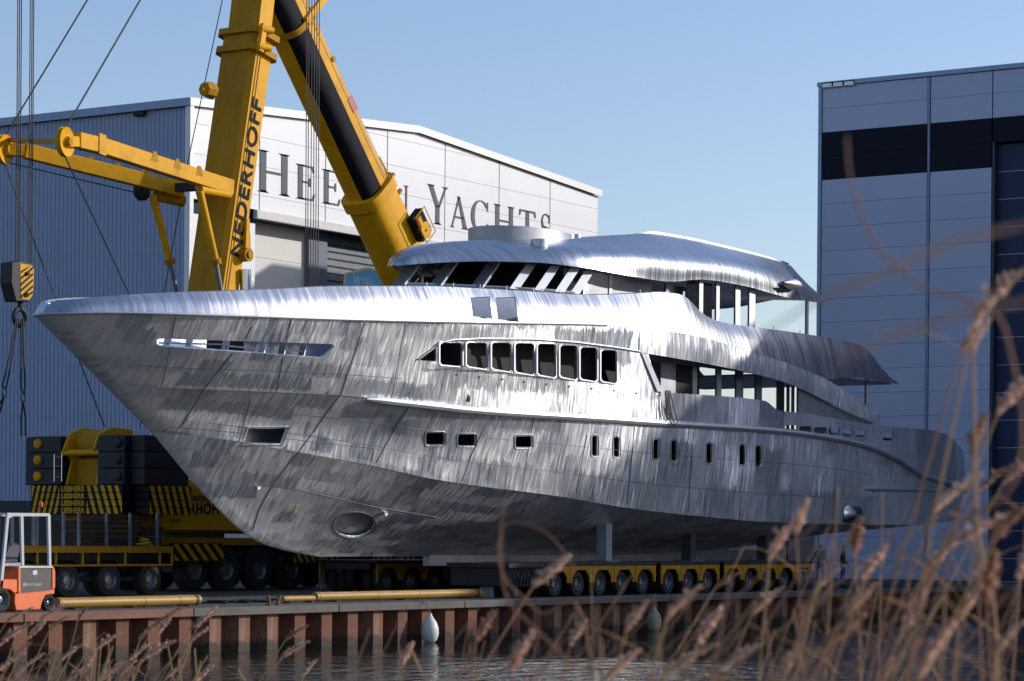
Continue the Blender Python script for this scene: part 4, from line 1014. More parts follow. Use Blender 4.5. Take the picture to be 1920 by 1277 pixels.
# ================================================================ TRANSPORTERS UNDER THE HULL
YEL = mat('crane_yellow', (0.70, 0.345, 0.006), 0.55, spec=.15, var=.1, scale=1.5, dirt=.5, dirtcol=(.22, .12, .02), bump=.08, bscale=20)
YEL_D = mat('crane_yellow_dirty_shaded', (0.44, 0.22, 0.010), 0.65, spec=.12, var=.12, scale=1.2, dirt=.5, dirtcol=(.13, .085, .03), stretch=(1.5, 1.5, .3))  # grime, plus the shade of the boom's back face put into the colour
YSP = mat('transporter_yellow_shaded', (0.36, 0.18, 0.008), .6, spec=.25, var=.15, scale=3, dirt=.5, dirtcol=(.07, .05, .02))  # yellow darkened to paint in the shade under the hull
BLK = mat('black_paint', (0.009, 0.009, 0.012), 0.65, spec=.2, var=.3, scale=2)
IRON = mat('ballast_black', (0.014, 0.014, 0.018), 0.65, var=.3, scale=2, bump=.2, bscale=25)
RUB = mat('tyre_rubber', (0.018, 0.017, 0.017), 0.85, var=.3, scale=8, bump=.3, bscale=60)
RIM = mat('wheel_steel', (0.17, 0.185, 0.21), 0.4, metal=.4, var=.15, scale=6)
STEEL = mat('grey_steel', (0.19, 0.20, 0.22), 0.5, metal=.4, var=.2, scale=3)
CHROME = mat('ram_chrome', (0.7, 0.72, 0.75), .15, metal=1.0, var=.03)
ROPE = mat('wire_rope', (0.03, 0.028, 0.03), .6, var=.2, scale=30)
def wheel_meshes(R, w, rim):
    """tyre and rim as two shared meshes, axis along -Y (outer face at y = 0)"""
    mb = MB(); mb.lathe((0, 0, 0), (0, -1, 0), [(-w, rim), (-w, R * .9), (-w * .85, R), (-w * .15, R), (0, R * .93), (-.0, rim + .04), (-.03, rim)], 28)
    for k in range(28):     # tread lugs
        a = 2 * math.pi * k / 28; c = Vector((math.cos(a) * R, -(-w * .5) * 1.0, math.sin(a) * R))
        mb.obox((c.x, w * .5, c.z), Vector((math.cos(a), 0, math.sin(a))) * .012, Vector((0, w * .33, 0)), Vector((-math.sin(a), 0, math.cos(a))) * R * .06)
    t = mb.build('tyre', RUB, smooth=True); tm = t.data; bpy.data.objects.remove(t)
    mb = MB(); mb.lathe((0, 0, 0), (0, -1, 0), [(-w * .9, rim), (-.02, rim), (.0, rim * .98), (-.03, rim * .88), (-.13, rim * .80), (-.15, rim * .55), (-.06, rim * .45), (-.05, rim * .2), (-.05, 0.001)], 24)
    for k in range(8):
        a = 2 * math.pi * k / 8; mb.cyl((math.cos(a) * rim * .65, .12, math.sin(a) * rim * .65), (math.cos(a) * rim * .65, .09, math.sin(a) * rim * .65), .022, n=6)
    r = mb.build('rim', RIM, smooth=True); rm = r.data; bpy.data.objects.remove(r)
    return tm, rm
def add_wheel(parent, loc, tm, rm, side=1):
    o = bpy.data.objects.new('wheel', tm); C.objects.link(o); o.parent = parent; o.location = loc
    if side < 0: o.rotation_euler = (0, 0, math.pi)
    r = bpy.data.objects.new('rim', rm); C.objects.link(r); r.parent = o
    return o
tS, rS = wheel_meshes(.40, .3, .215)
def transporter(loc, n, label, group):
    t = thing('transporter', label, 'transporter', loc, 0, group); L = n * 1.4; W = 2.43
    mb = MB(); mb.box((-.05, .25, .78), (L + .05, W - .25, 1.06)); mb.box((-.05, .0, 1.0), (L + .05, W, 1.1)); mb.build('deck', IRON, t, local=True, bevel=.01)
    for sy, th in ((0.0, .05), (W - .05, .05)):
        for k in range(n):
            x0 = k * 1.4; mb = MB()
            P = [(x0 + .02, .99), (x0 + .02, .36 if k == 0 else .44), (x0 + (.1 if k == 0 else .14), .36 if k == 0 else .44), (x0 + (.14 if k == 0 else .17), .64), (x0 + .42, .86), (x0 + .98, .86), (x0 + 1.23, .64), (x0 + 1.26, .44), (x0 + 1.38, .44), (x0 + 1.38, .99)]
            mb.prism([(x, sy, z) for x, z in P], (0, th, 0)); mb.build('side_frame', YSP, t, local=True)
    for k in range(n):
        xc = k * 1.4 + .7
        for sy, side in ((.12, 1), (W - .12, -1)):
            add_wheel(t, (xc, sy, .40), tS, rS, side); add_wheel(t, (xc, sy + .42 * side, .40), tS, rS, side)
            mb = MB(); mb.box((xc - .16, min(sy + .1 * side, sy + .75 * side), .42), (xc + .16, max(sy + .1 * side, sy + .75 * side), .8)); mb.build('bogie', STEEL, t, local=True)
    return t
x1 = onY(1043, 1100, 44.5).x - .7
nearY = 44.42; farY = 2 * YC - nearY - 2.43
for yy, side in ((nearY, 'water'), (farY, 'hall')):
    xx = x1
    for n_, w_ in ((5, 'front'), (3, 'middle'), (5, 'rear')):
        nm = {'front': 'yellow multi-wheel transporter below the middle of the yacht', 'middle': 'short yellow transporter between the two longer ones', 'rear': 'yellow multi-wheel transporter below the stern of the yacht'}[w_]
        transporter((xx, yy, 0), n_, nm + (' on the water side' if side == 'water' else ' on the hall side'), 'yellow transporters under the yacht'); xx += n_ * 1.4 + .35
xx -= .35
# power pack in front of the near row
pp = thing('power_pack', 'dark engine power pack at the front of the near transporter row', 'engine', (x1 - 1.2, nearY, 0))
mb = MB(); mb.box((-.9, .1, .35), (1.05, 2.3, 1.05)); mb.build('casing', IRON, pp, local=True, bevel=.03)
mb = MB(); mb.box((-1.0, .02, .95), (1.1, 2.4, 1.09)); mb.build('cover', IRON, pp, local=True, bevel=.01)
for k in range(9): mb = MB(); mb.tube([(-.8 + k * .2, .08, .95), (-.75 + k * .2, .0, .6 + .1 * (k % 3)), (-.7 + k * .2, .09, .4)], .025, 6); mb.build('hose', BLK, pp, local=True)
for sx in (-.6, .8): mb = MB(); mb.box((sx - .08, .9, 0), (sx + .08, 1.3, .36)); mb.build('leg', STEEL, pp, local=True)
# steel stands carrying the hull
for k, (px, yy) in enumerate(((1133, 46.0), (1300, 46.2), (1440, 46.2), (1133, 52.0), (1300, 51.8), (1440, 51.8))):
    X = onY(px, 1050, 46.0).x; loc, nor, i_, ds = skin.ray_cast(Vector((X, yy, 1.2)), Vector((0, 0, 1)))
    top = loc.z + .02 if loc is not None else 2.6
    st = thing('support_stand', ('grey steel support post between transporter and hull, ' + ['foremost', 'middle', 'rearmost'][k % 3] + (' on the water side' if k < 3 else ' on the hall side')), 'support', (X, yy, 1.1), 0, 'posts carrying the hull')
    mb = MB(); mb.box((-.19, -.19, .0), (.19, .19, top - 1.1)); mb.build('post', (mat('stand_grey', (.24, .27, .30), .55, var=.1) if k == 0 else mat('stand_dark', (.04, .042, .045), .7, var=.2)), st, local=True)
    mb = MB(); mb.box((-.45, -.4, .0), (.45, .4, .05)); mb.build('base_plate', STEEL, st, local=True)
mb = MB()
cb_ = thing('cradle_beam', 'long dark steel beam below the keel between the transporter rows', 'beam', (74.0, YC, .0))
mb.box((74.0, YC - .5, .92), (96, YC + .5, 1.0 - .06)); mb.box((74.0, YC - .5, .3), (96, YC + .5, .36)); mb.box((74.0, YC - .06, .36), (96, YC + .06, .92)); mb.build('beam', STEEL, cb_)
for x_ in (75, 82, 89, 95): mb = MB(); mb.box((x_, YC - .6, 0), (x_ + .5, YC + .6, .3)); mb.build('block', mat('timber_block', (.12, .08, .045), .9, var=.3), cb_)
dk = onY(1000, 985, 46.2); loc, nor, i_, ds = skin.ray_cast(Vector((dk.x + 1.2, 46.3, 1.0)), Vector((0, 0, 1)))

# ================================================================ MOBILE CRANES
tC, rC = wheel_meshes(.74, .42, .36)
def stripes(parent, o, ex, ez, n, lean, depth_dir, m=YEL, name='hazard_stripe', frac=.5):
    """leaning stripes filling a rectangle o + ex*s + ez*t, standing just proud of it"""
    o = Vector(o); ex = Vector(ex); ez = Vector(ez); dd = Vector(depth_dir)
    for k in range(-int(abs(lean)) - 1, n + int(abs(lean)) + 1):
        P = []
        a0, a1 = k / n, (k + frac) / n; sh = lean / n
        quad = [(a0, 0), (a1, 0), (a1 + sh, 1), (a0 + sh, 1)]
        # clip to s in [0,1]
        out = quad
        for lim, sgn in ((0, 1), (1, -1)):
            res = []
            for i in range(len(out)):
                p, q = out[i], out[(i + 1) % len(out)]; ip = sgn * (p[0] - lim) >= 0; iq = sgn * (q[0] - lim) >= 0
                if ip: res.append(p)
                if ip != iq: t = (lim - p[0]) / (q[0] - p[0]); res.append((lim, p[1] + (q[1] - p[1]) * t))
            out = res
            if len(out) < 3: break
        if len(out) < 3: continue
        mb = MB(); mb.prism([o + ex * s + ez * t for s, t in out], dd); mb.build(name, m, parent)
def carrier(t, xs_axle, y_near, wid, x0, x1, m=YEL_D):
    mb = MB(); mb.box((x0, y_near + .25, 1.05), (x1, y_near + wid - .25, 1.75)); mb.build('chassis', IRON, t, bevel=.02)
    mb = MB(); mb.box((x0, y_near, 1.55), (x1, y_near + wid, 1.8)); mb.build('carrier_deck', m, t, bevel=.02)
    for x in xs_axle:
        for yy, sd in ((y_near, 1), (y_near + wid, -1)):
            o = add_wheel(t, (0, 0, 0), tC, rC, sd); o.location = Vector((x, yy, .74)) - Vector(t.location)
        mb = MB(); mb.cyl((x, y_near + .4, .74), (x, y_near + wid - .4, .74), .12, n=8); mb.build('axle', STEEL, t)
    for k in range(len(xs_axle) - 1):
        if xs_axle[k + 1] - xs_axle[k] > 2.2: mb = MB(); xm = (xs_axle[k] + xs_axle[k + 1]) / 2; mb.box((xm - .35, y_near - .02, .6), (xm + .35, y_near + .5, 1.5)); mb.build('toolbox', IRON, t, bevel=.03)
# ---- left crane
CY = 58.0
cr1 = thing('mobile_crane', 'yellow mobile crane with upright boom marked NEDERHOFF behind the bow', 'crane', (68.5, CY, 0))
ax1 = [onY(px, 1075, 56.4).x for px in (365, 425, 487, 548, 640, 700, 760)]
carrier(cr1, ax1, 56.4, 3.2, ax1[0] - 2.0, ax1[-1] + 2.6)
xs0 = ax1[0] - 2.0
# striped outrigger box at the tail
mb = MB(); mb.box((xs0 - .9, 56.2, 1.0), (xs0 - .02, 59.8, 1.62)); mb.build('rear_outrigger', IRON, cr1)
mb = MB(); oa = onY(328, 1058, 56.1); ob = onY(420, 1058, 56.1); mb.box((oa.x, 56.12, 1.02), (ob.x, 56.38, 1.62)); mb.build('outrigger_box', BLK, cr1)
stripes(cr1, (oa.x, 56.118, 1.04), (ob.x - oa.x, 0, 0), (0, 0, .56), 5, -1.2, (0, -.004, 0))
for px in (595, 740):
    a = onY(px, 1060, 55.9); mb = MB(); mb.box((a.x - 1.3, 55.95, .95), (a.x + 1.3, 56.36, 1.5)); mb.build('outrigger_box', BLK, cr1); stripes(cr1, (a.x - 1.3, 55.948, .97), (2.6, 0, 0), (0, 0, .51), 7, -1.0, (0, -.004, 0))
    mb = MB(); mb.cyl((a.x, 55.7, .1), (a.x, 55.7, 1.5), .11, n=10); mb.cyl((a.x, 55.7, .02), (a.x, 55.7, .1), .3, n=14); mb.build('outrigger_jack', STEEL, cr1)
# superstructure with side lettering
mb = MB(); mb.box((63.9, 56.55, 1.95), (72.5, 59.45, 2.9)); mb.build('slewing_platform', YEL_D, cr1, bevel=.03)
mb = MB(); mb.cyl((68.6, CY, 1.8), (68.6, CY, 1.96), 1.25, n=24); mb.build('slewing_ring', STEEL, cr1)
mb = MB(); mb.box((65.25, 56.3, 2.05), (71.6, 56.54, 3.6)); mb.build('side_panel', YEL, cr1, bevel=.02)
mb = MB(); mb.box((65.3, 56.56, 2.92), (70.5, 57.2, 3.75)); mb.build('engine_cover', YEL, cr1, bevel=.04)
pA = onY(304, 962, 56.29); BLUEBLK = mat('letter_black', (0.012, 0.014, 0.022), .7, spec=.1)
text_mesh('lettering', 'NEDERHOFF', .50, BLUEBLK, cr1, (pA.x, 56.295, pA.z), (1, 0, 0), (0, 0, 1), .003, .018, 1.12)
pA = onY(330, 938, 56.29); text_mesh('lettering', 'KRAANBEDRIJF', .27, BLUEBLK, cr1, (pA.x, 56.295, pA.z - .02), (1, 0, 0), (0, 0, 1), .003, .004)
pA = onY(318, 978, 56.29); text_mesh('lettering', 'GOUDA', .16, BLUEBLK, cr1, (pA.x, 56.295, pA.z - .02), (1, 0, 0), (0, 0, 1), .003, .002)
# counterweight: black slabs over striped plates
XRr = 63.05
def slab(x0, x1, y0, y1, z0, z1, m, name): mb = MB(); mb.box((x0, y0, z0), (x1, y1, z1)); return mb.build(name, m, cr1, bevel=.025)
for k in range(3):
    z0 = 3.5 + k * .535; z1 = z0 + .525
    slab(XRr, XRr + 1.9, 56.0, 57.15, z0, z1, IRON, 'counterweight_slab'); slab(XRr + .3, XRr + 2.5, 55.4, 55.98, z0, z1, IRON, 'counterweight_slab')
    slab(XRr, XRr + 1.9, 58.75, 60.0, z0, z1, IRON, 'counterweight_slab'); slab(XRr + .3, XRr + 2.2, 60.02, 60.6, z0, z1, IRON, 'counterweight_slab')
    for yy in (59.75, 56.25): mb = MB(); mb.lathe((XRr - .01, yy, z0 + .28), (-1, 0, 0), [(0, .17), (.06, .15), (.09, .08), (.095, .001)], 14); mb.build('slab_pin', YEL if yy > 58 else IRON, cr1, smooth=True)
for k in range(4):
    z0 = 2.55 + k * .235; z1 = z0 + .225
    slab(XRr - .05, XRr + 2.0, 56.0, 60.05, z0, z1, BLK, 'ballast_plate'); slab(XRr + .45, XRr + 2.6, 55.35, 55.97, z0, z1, BLK, 'ballast_plate')
    xf = XRr - .052
    # rear face: chevrons on both sides of the lettering
    yl0, yl1 = 59.98, 58.75; yr0, yr1 = 57.55, 56.03; f0, f1 = k / 4, (k + 1) / 4
    for (ya, yb, ln) in ((yl0, yl1, 1.1), (yr0, yr1, -1.1)):
        n_ = 5; ex = Vector((0, yb - ya, 0)); 
        stripes(cr1, Vector((xf, ya, z0 + .005)) + ex * 0 + ex * 0, ex, Vector((0, 0, .215)), n_, ln * .35, (-.004, 0, 0)) if False else None
        for j in range(-2, n_ + 2):
            a0 = (j + ln * f0) / n_; a1 = (j + ln * f1) / n_; q = [(a0, 0), (a0 + .5 / n_, 0), (a1 + .5 / n_, 1), (a1, 1)]
            q = [(min(max(s_, 0), 1), t_) for s_, t_ in q]
            if max(s_ for s_, _ in q) - min(s_ for s_, _ in q) < .03: continue
            mb = MB(); mb.prism([Vector((xf, ya + (yb - ya) * s_, z0 + .006 + .212 * t_)) for s_, t_ in q], (-.004, 0, 0)); mb.build('hazard_stripe', YEL, cr1)
    mb = MB(); mb.box((xf - .004, 57.6, z0 + .012), (xf, 58.7, z1 - .012)); mb.build('name_plate', BLK, cr1)
    text_mesh('lettering', 'LIEBHERR', .25, YEL, cr1, (xf - .006, 58.66, z0 + .03), (0, -1, 0), (0, 0, 1), .002, .008, 1.03, .93)
    n_ = 6; xa, xb = XRr + .5, XRr + 2.58
    for j in range(-2, n_ + 2):
        a0 = (j - 1.0 * f0 + 1) / n_; a1 = (j - 1.0 * f1 + 1) / n_; q = [(a0, 0), (a0 + .5 / n_, 0), (a1 + .5 / n_, 1), (a1, 1)]
        q = [(min(max(s_, 0), 1), t_) for s_, t_ in q]
        if max(s_ for s_, _ in q) - min(s_ for s_, _ in q) < .03: continue
        mb = MB(); mb.prism([Vector((xa + (xb - xa) * s_, 55.348, z0 + .006 + .212 * t_)) for s_, t_ in q], (0, -.004, 0)); mb.build('hazard_stripe', YEL, cr1)
# winch housing between the slabs
for yy in (57.25, 58.55):
    mb = MB(); mb.prism([(XRr + .1, yy, 3.5), (XRr + .35, yy, 4.3), (XRr - .05, yy, 4.65), (XRr + .2, yy, 5.15), (XRr + .8, yy, 5.4), (XRr + 1.8, yy, 5.35), (XRr + 2.1, yy, 4.6), (XRr + 1.7, yy, 3.5)], (0, .1, 0)); mb.build('winch_frame', YEL, cr1, bevel=.02)
mb = MB(); mb.cyl((XRr + .85, 57.36, 4.85), (XRr + .85, 58.54, 4.85), .46, n=24); mb.build('winch_drum', YEL_D, cr1, smooth=True)
mb = MB(); mb.cyl((XRr + .12, 57.1, 4.55), (XRr + .12, 58.8, 4.55), .1, n=12); mb.build('cross_tube', YEL, cr1, smooth=True)
mb = MB(); mb.box((XRr + .5, 57.36, 3.5), (XRr + .6, 58.54, 4.35)); mb.build('winch_back_plate', YEL_D, cr1)
for zz in (3.75, 4.1, 4.4): mb = MB(); mb.tube([(XRr - .08, 58.95, zz), (XRr - .08, 58.62, zz)], .018, 6); mb.build('ladder_rung', CHROME, cr1)
for yy in (58.95, 58.62): mb = MB(); mb.tube([(XRr - .08, yy, 3.6), (XRr - .08, yy, 4.5)], .018, 6); mb.build('ladder_rail', CHROME, cr1)
# boom
def boom_prism(t, name, p0, p1, w, h, m, cham=.16, taper=1.0, yax=(0, 1, 0)):
    """box boom with chamfered edges: w across (along yax), h in the luffing plane; face materials: list [back, others]"""
    p0 = Vector(p0); p1 = Vector(p1); a = (p1 - p0).normalized(); y = Vector(yax); u = y.cross(a).normalized()
    def ring(p, k):
        W, H = w / 2 * k, h / 2 * k; c = cham * k
        return [p + y * yy + u * uu for yy, uu in ((-W, -H + c), (-W, H - c), (-W + c, H), (W - c, H), (W, H - c), (W, -H + c), (W - c, -H), (-W + c, -H))]
    mb = MB(); r0, r1 = ring(p0, 1), ring(p1, taper); i = 0
    mb.grid([r0, r1], closed=True); n_ = len(mb.v); mb.face(range(8)); mb.face(range(8, 16))
    return mb.build(name, m, t), a, u
bf = onY(352, 880, CY); bt = onY(466, 75, CY); bq = onY(482, -70, CY)
_, ba, bu = boom_prism(cr1, 'boom_base_section', bf, bt, 1.55, 1.15, YEL_D, .14)
# base sections are yellow on the flank: side plate with ribs and lettering
side_n = Vector((0, -1, 0)); yb_ = CY - 1.55 / 2
fl = MB(); fl.bar(bf + ba * 2.0 + Vector((0, -.785, 0)) , bt - ba * .3 + Vector((0, -.785, 0)), .012, .84, up=bu); fl.build('boom_flank', YEL, cr1)
for off in (-.30, -.16): mb = MB(); mb.bar(bf + ba * 2.0 + Vector((0, -.80, 0)) - bu * off * -1, bt - ba * .4 + Vector((0, -.80, 0)) - bu * off * -1, .03, .03, up=bu); mb.build('boom_rib', YEL_D, cr1)
boom_prism(cr1, 'boom_inner_section', bt - ba * .2, bq, 1.36, .98, YEL_D, .14)
fl = MB(); fl.bar(bt + Vector((0, -.69, 0)), bq + Vector((0, -.69, 0)), .012, .70, up=bu); fl.build('boom_flank', YEL, cr1)
for q, off in enumerate((.1, -.55)):
    p = bt + ba * off; boom_prism(cr1, 'boom_collar', p - ba * .11, p + ba * .11, 1.9, 1.5, YEL_D, .2)
    mb = MB(); mb.cyl(p + Vector((0, .6, 0)) - bu * .78 * -1, p + Vector((0, -.35, 0)) - bu * .78 * -1, .07, n=8); mb.build('slide_pad', IRON, cr1)
    e = p + Vector((0, -.98, 0)) - bu * .6; mb = MB(); mb.cyl(e, e + Vector((.55, -.1, 0)), .13, n=12); mb.build('locking_ram', YEL, cr1, smooth=True)
    mb = MB(); mb.tube([p + bu * .8 + Vector((0, .5, 0)), p + bu * 1.05 + Vector((0, .6, -.15)), p + bu * .8 + Vector((0, .7, -.35))], .02, 6); mb.build('hose_loop', IRON, cr1)
e = bt + ba * -.2 + Vector((0, -.99, 0)) - bu * .45; mb = MB(); mb.obox(e, bu * .12, Vector((0, .08, 0)), ba * .5); mb.build('ram_bracket', YEL, cr1)
# lettering runs up the flank
tl0 = onY(443, 484, yb_ - .02); text_mesh('lettering', 'NEDERHOFF', .80, BLUEBLK, cr1, Vector((tl0.x, CY - .818, tl0.z)) + bu * .20, ba, -bu, .003, .012, 1.1, 1.2)
# luffing ram behind the boom foot
r0 = onY(462, 620, CY - .9); r1_ = onY(460, 505, CY - .9); r2 = onY(459, 478, CY - .9)
mb = MB(); mb.cyl(r0, r1_, .2, n=16); mb.build('luffing_ram', CHROME, cr1, smooth=True)
mb = MB(); mb.cyl(r2 + Vector((0, -.2, 0)), r2 + Vector((0, .25, 0)), .24, n=16); mb.cyl(r2 + Vector((0, -.21, 0)), r2 + Vector((0, -.26, 0)), .12, n=12); mb.build('ram_eye', YEL_D, cr1, smooth=True)
mb = MB(); mb.prism([onY(x, y, CY - .95) for x, y in ((463, 410), (468, 410), (471, 480), (460, 490))], (0, .3, 0)); mb.build('ram_lug', YEL, cr1)
mb = MB(); pb = onY(376, 500, CY - .2); mb.obox(bf + ba * 7.0 + bu * .62, bu * .06, Vector((0, .95, 0)), ba * .22); mb.build('boom_band', YEL_D, cr1)
mb = MB(); c = onY(391, 169, CY); mb.lathe(c + Vector((-.25, 0, 0)), (1, 0, 0), [(0, .05), (.02, .25), (.3, .3), (.45, .3)], 8); mb.build('boom_roller', YEL_D, cr1)
# guying arms with sheaves
def arm(p0, p1, w, h):
    mb = MB(); mb.bar(p0, p1, w, h); o = mb.build('guying_arm', YEL, cr1, bevel=.02)
    a = (p1 - p0).normalized()
    for f_ in (.28, .45, .62):
        q = p0 + (p1 - p0) * f_ + UP * (h / 2 + .02); mb = MB(); mb.prism([q + a * -.22 + Vector((0, -w / 2 - .01, -h * .5)), q + a * .16 + Vector((0, -w / 2 - .01, -h * .5)), q + a * .05 + Vector((0, -w / 2 - .01, .06)), q + a * -.12 + Vector((0, -w / 2 - .01, .06))], (0, .04, 0)); mb.build('arm_bracket', YEL_D, cr1)
def sheave(c, R, axis=(0.25, -1, 0)):
    ax = Vector(axis).normalized(); mb = MB(); mb.lathe(c, ax, [(-.09, .001), (-.09, R * .3), (-.05, R * .35), (-.05, R * .78), (-.09, R), (-.06, R), (0, R * .88), (.06, R), (.09, R), (.05, R * .78), (.05, R * .35), (.09, R * .3), (.09, .001)], 28)
    mb.build('sheave', YEL, cr1, smooth=True); mb = MB(); mb.cyl(c - ax * .22, c + ax * .22, R * .28, n=14); mb.build('sheave_pin', YEL_D, cr1, smooth=True)
aA0 = onY(432, 352, 57.1); aA1 = onY(183, 272, 56.7); aAk = onY(143, 266, 56.6); shA = onY(122, 266, 56.55)
aB0 = onY(344, 357, 59.0); aB1 = onY(46, 283, 61.6); shB = onY(8, 280, 62.0)
arm(aA0, aA1, .34, .52); mb = MB(); mb.bar(aA1 + (aA0 - aA1).normalized() * .1, aAk + UP * .05, .36, .5); mb.bar(aAk, shA, .3, .34); mb.build('arm_head', YEL, cr1, bevel=.02)
mb = MB(); mb.obox(aA1 + Vector((0, -.2, 0)), Vector((.16, 0, -.02)), Vector((0, .03, 0)), Vector((0, 0, .33))); mb.build('arm_joint_plate', YEL, cr1)
arm(aB0, aB1, .34, .5); mb = MB(); mb.bar(aB1, shB, .3, .4); mb.build('arm_head', YEL, cr1, bevel=.02)
sheave(shA, .47); sheave(shB, .5)
mb = MB(); mb.bar(shB + Vector((.3, 0, .35)), shA + Vector((0, .1, 0)), .12, .16); mb.build('arm_tie', YEL_D, cr1)
wp_ = onY(266, 356, 60.0); mb = MB(); mb.lathe(wp_, (.3, -1, 0), [(-.2, .05), (-.2, .3), (-.1, .38), (.1, .38), (.2, .3), (.2, .05)], 18); mb.build('guy_winch', IRON, cr1, smooth=True)
mb = MB(); a = onY(290, 366, 59.7); b = onY(345, 378, 59.2); mb.cyl(a, b, .2, n=14); mb.build('arm_ram', YEL_D, cr1, smooth=True)
mb = MB(); a = onY(375, 355, 57.0); b = onY(430, 366, 57.0); mb.cyl(a, b, .14, n=14); mb.build('arm_ram', YEL, cr1, smooth=True)
mb = MB(); a = onY(334, 352, 59.0); b = onY(372, 350, 57.9); mb.bar(a, b, .3, .28); mb.build('arm_hinge', IRON, cr1)
for (xa, ya, xb_, yb2, xc, yc, Yp) in ((286, 365, 319, 492, 337, 575, 59.6), (374, 358, 405, 492, 418, 565, 56.9)):
    a, b, c = onY(xa, ya, Yp), onY(xb_, yb2, Yp), onY(xc, yc, Yp); mb = MB(); mb.cyl(a, b, .14, .12, n=12); mb.build('strut', YEL, cr1, smooth=True)
    mb = MB(); mb.cyl(b, c, .075, n=10); mb.build('strut_rod', STEEL, cr1, smooth=True); mb = MB(); mb.cyl(b - (b - a).normalized() * .12, b + (b - a).normalized() * .06, .19, n=12); mb.build('strut_collar', YEL_D, cr1, smooth=True)
def cable(t, pts, r=.022, name='guy_cable'): mb = MB(); mb.tube(pts, r, 6); return mb.build(name, ROPE, t, smooth=True)
cable(cr1, [shB + UP * .4, onY(165, -2, 60.5), onY(240, -115, 59.8)], .03); cable(cr1, [shA + Vector((0, 0, .4)), onY(264, -2, 57.4), onY(330, -110, 57.8)], .03)
cable(cr1, [shB + UP * -.45, onY(196, 800, 58.2)], .026); cable(cr1, [shA + UP * -.45, onY(243, 553, 57.6), onY(330, 740, 58.3)], .026)
cable(cr1, [onY(15, 305, 62.0), onY(262, 363, 60.1)], .02); cable(cr1, [onY(418, -5, 59.2), onY(352, 305, 59.2), onY(262, 800, 59.0)], .02)
# ---- hook block with slings
hb = thing('hook_block', 'black hook block with yellow hazard stripes hanging left of the bow', 'hook block', tuple(onY(40, 600, 57.4)))
YH = 57.4
px_side = [(38, 494), (60, 497), (64, 505), (62, 552), (55, 562), (40, 560)]
mb = MB(); mb.prism([onY(x, y, YH - .25) for x, y in ((22, 492), (38, 488), (62, 494), (64, 540), (56, 566), (30, 565), (21, 530))], (.0, .5, 0)); mb.build('block_body', IRON, hb, bevel=.03)
mb = MB(); mb.prism([onY(x, y, YH - .262) for x, y in px_side], (0, .01, 0)); mb.build('side_plate', YEL, hb)
for k in range(6):
    y0 = 500 + k * 11.5; P = [(39.5, y0 + 8), (39.5, y0 + 13), (62, y0 - 7), (62, y0 - 12)]
    P = [(x, min(max(y, 495), 559)) for x, y in P]; mb = MB(); mb.prism([onY(x, y, YH - .268) for x, y in P], (0, .004, 0)); mb.build('hazard_stripe', BLK, hb)
for x_, y_ in ((51, 513), (50, 553)): mb = MB(); c = onY(x_, y_, YH - .27); mb.cyl(c, c + Vector((0, -.05, 0)), .07, n=12); mb.build('sheave_pin', BLK, hb)
mb = MB(); c = onY(38, 580, YH); mb.cyl(onY(38, 563, YH), c, .09, n=10); 
P = [c + Vector((math.cos(R_(a)) * .26, 0, math.sin(R_(a)) * .26 - .25)) for a in range(-200, 30, 18)]; mb.tube(P, .085, 8); P2 = [c + Vector((-math.cos(R_(a)) * .26 - .0, .02, math.sin(R_(a)) * .26 - .25)) for a in range(-60, 200, 20)]; mb.tube(P2, .08, 8); mb.build('hook', IRON, hb, smooth=True)
for x_, nm in ((30, 0), (33.5, 0), (37, 0), (53.5, 0), (57, 0), (60, 0)): cable(hb, [onY(x_, 492, YH), onY(x_ + 3.5, -10, YH)], .02, 'hoist_rope')
for x0_, x1_, y1_, Yp in ((32, 8, 735, 57.3), (41, 43, 745, 57.3)):
    t_ = thing('lifting_sling', 'dark chain sling hanging from the hook, ' + ('reaching down to the counterweight' if x0_ > 35 else 'running off to the left'), 'sling', tuple(onY(x1_, y1_, Yp)))
    for s_ in (-1, 1): mb = MB(); mb.tube([onY(x0_ + s_ * 1.5, 598, Yp), onY((x0_ + x1_) / 2 + s_ * 2.6, 670, Yp), onY(x1_ + s_ * 4, 725, Yp), onY(x1_ + s_ * 1, y1_ - 6, Yp)], .03, 6); mb.build('sling_strand', IRON, t_, smooth=True)
    mb = MB(); c = onY(x1_, y1_, Yp); mb.tube([c + Vector((math.cos(R_(a)) * .09, 0, math.sin(R_(a)) * .16)) for a in range(0, 361, 30)], .035, 6); mb.build('shackle', STEEL, t_, smooth=True)
    xe, ye = (-14, 800) if x0_ < 35 else (44, 818)
    for s_ in (-1, 1): mb = MB(); mb.tube([onY(x1_, y1_ + 8, Yp), onY((x1_ + xe) / 2 + s_ * 4, (y1_ + ye) / 2, Yp), onY(xe + s_ * 4, ye, Yp)], .032, 6); mb.build('sling_strand', IRON, t_, smooth=True)
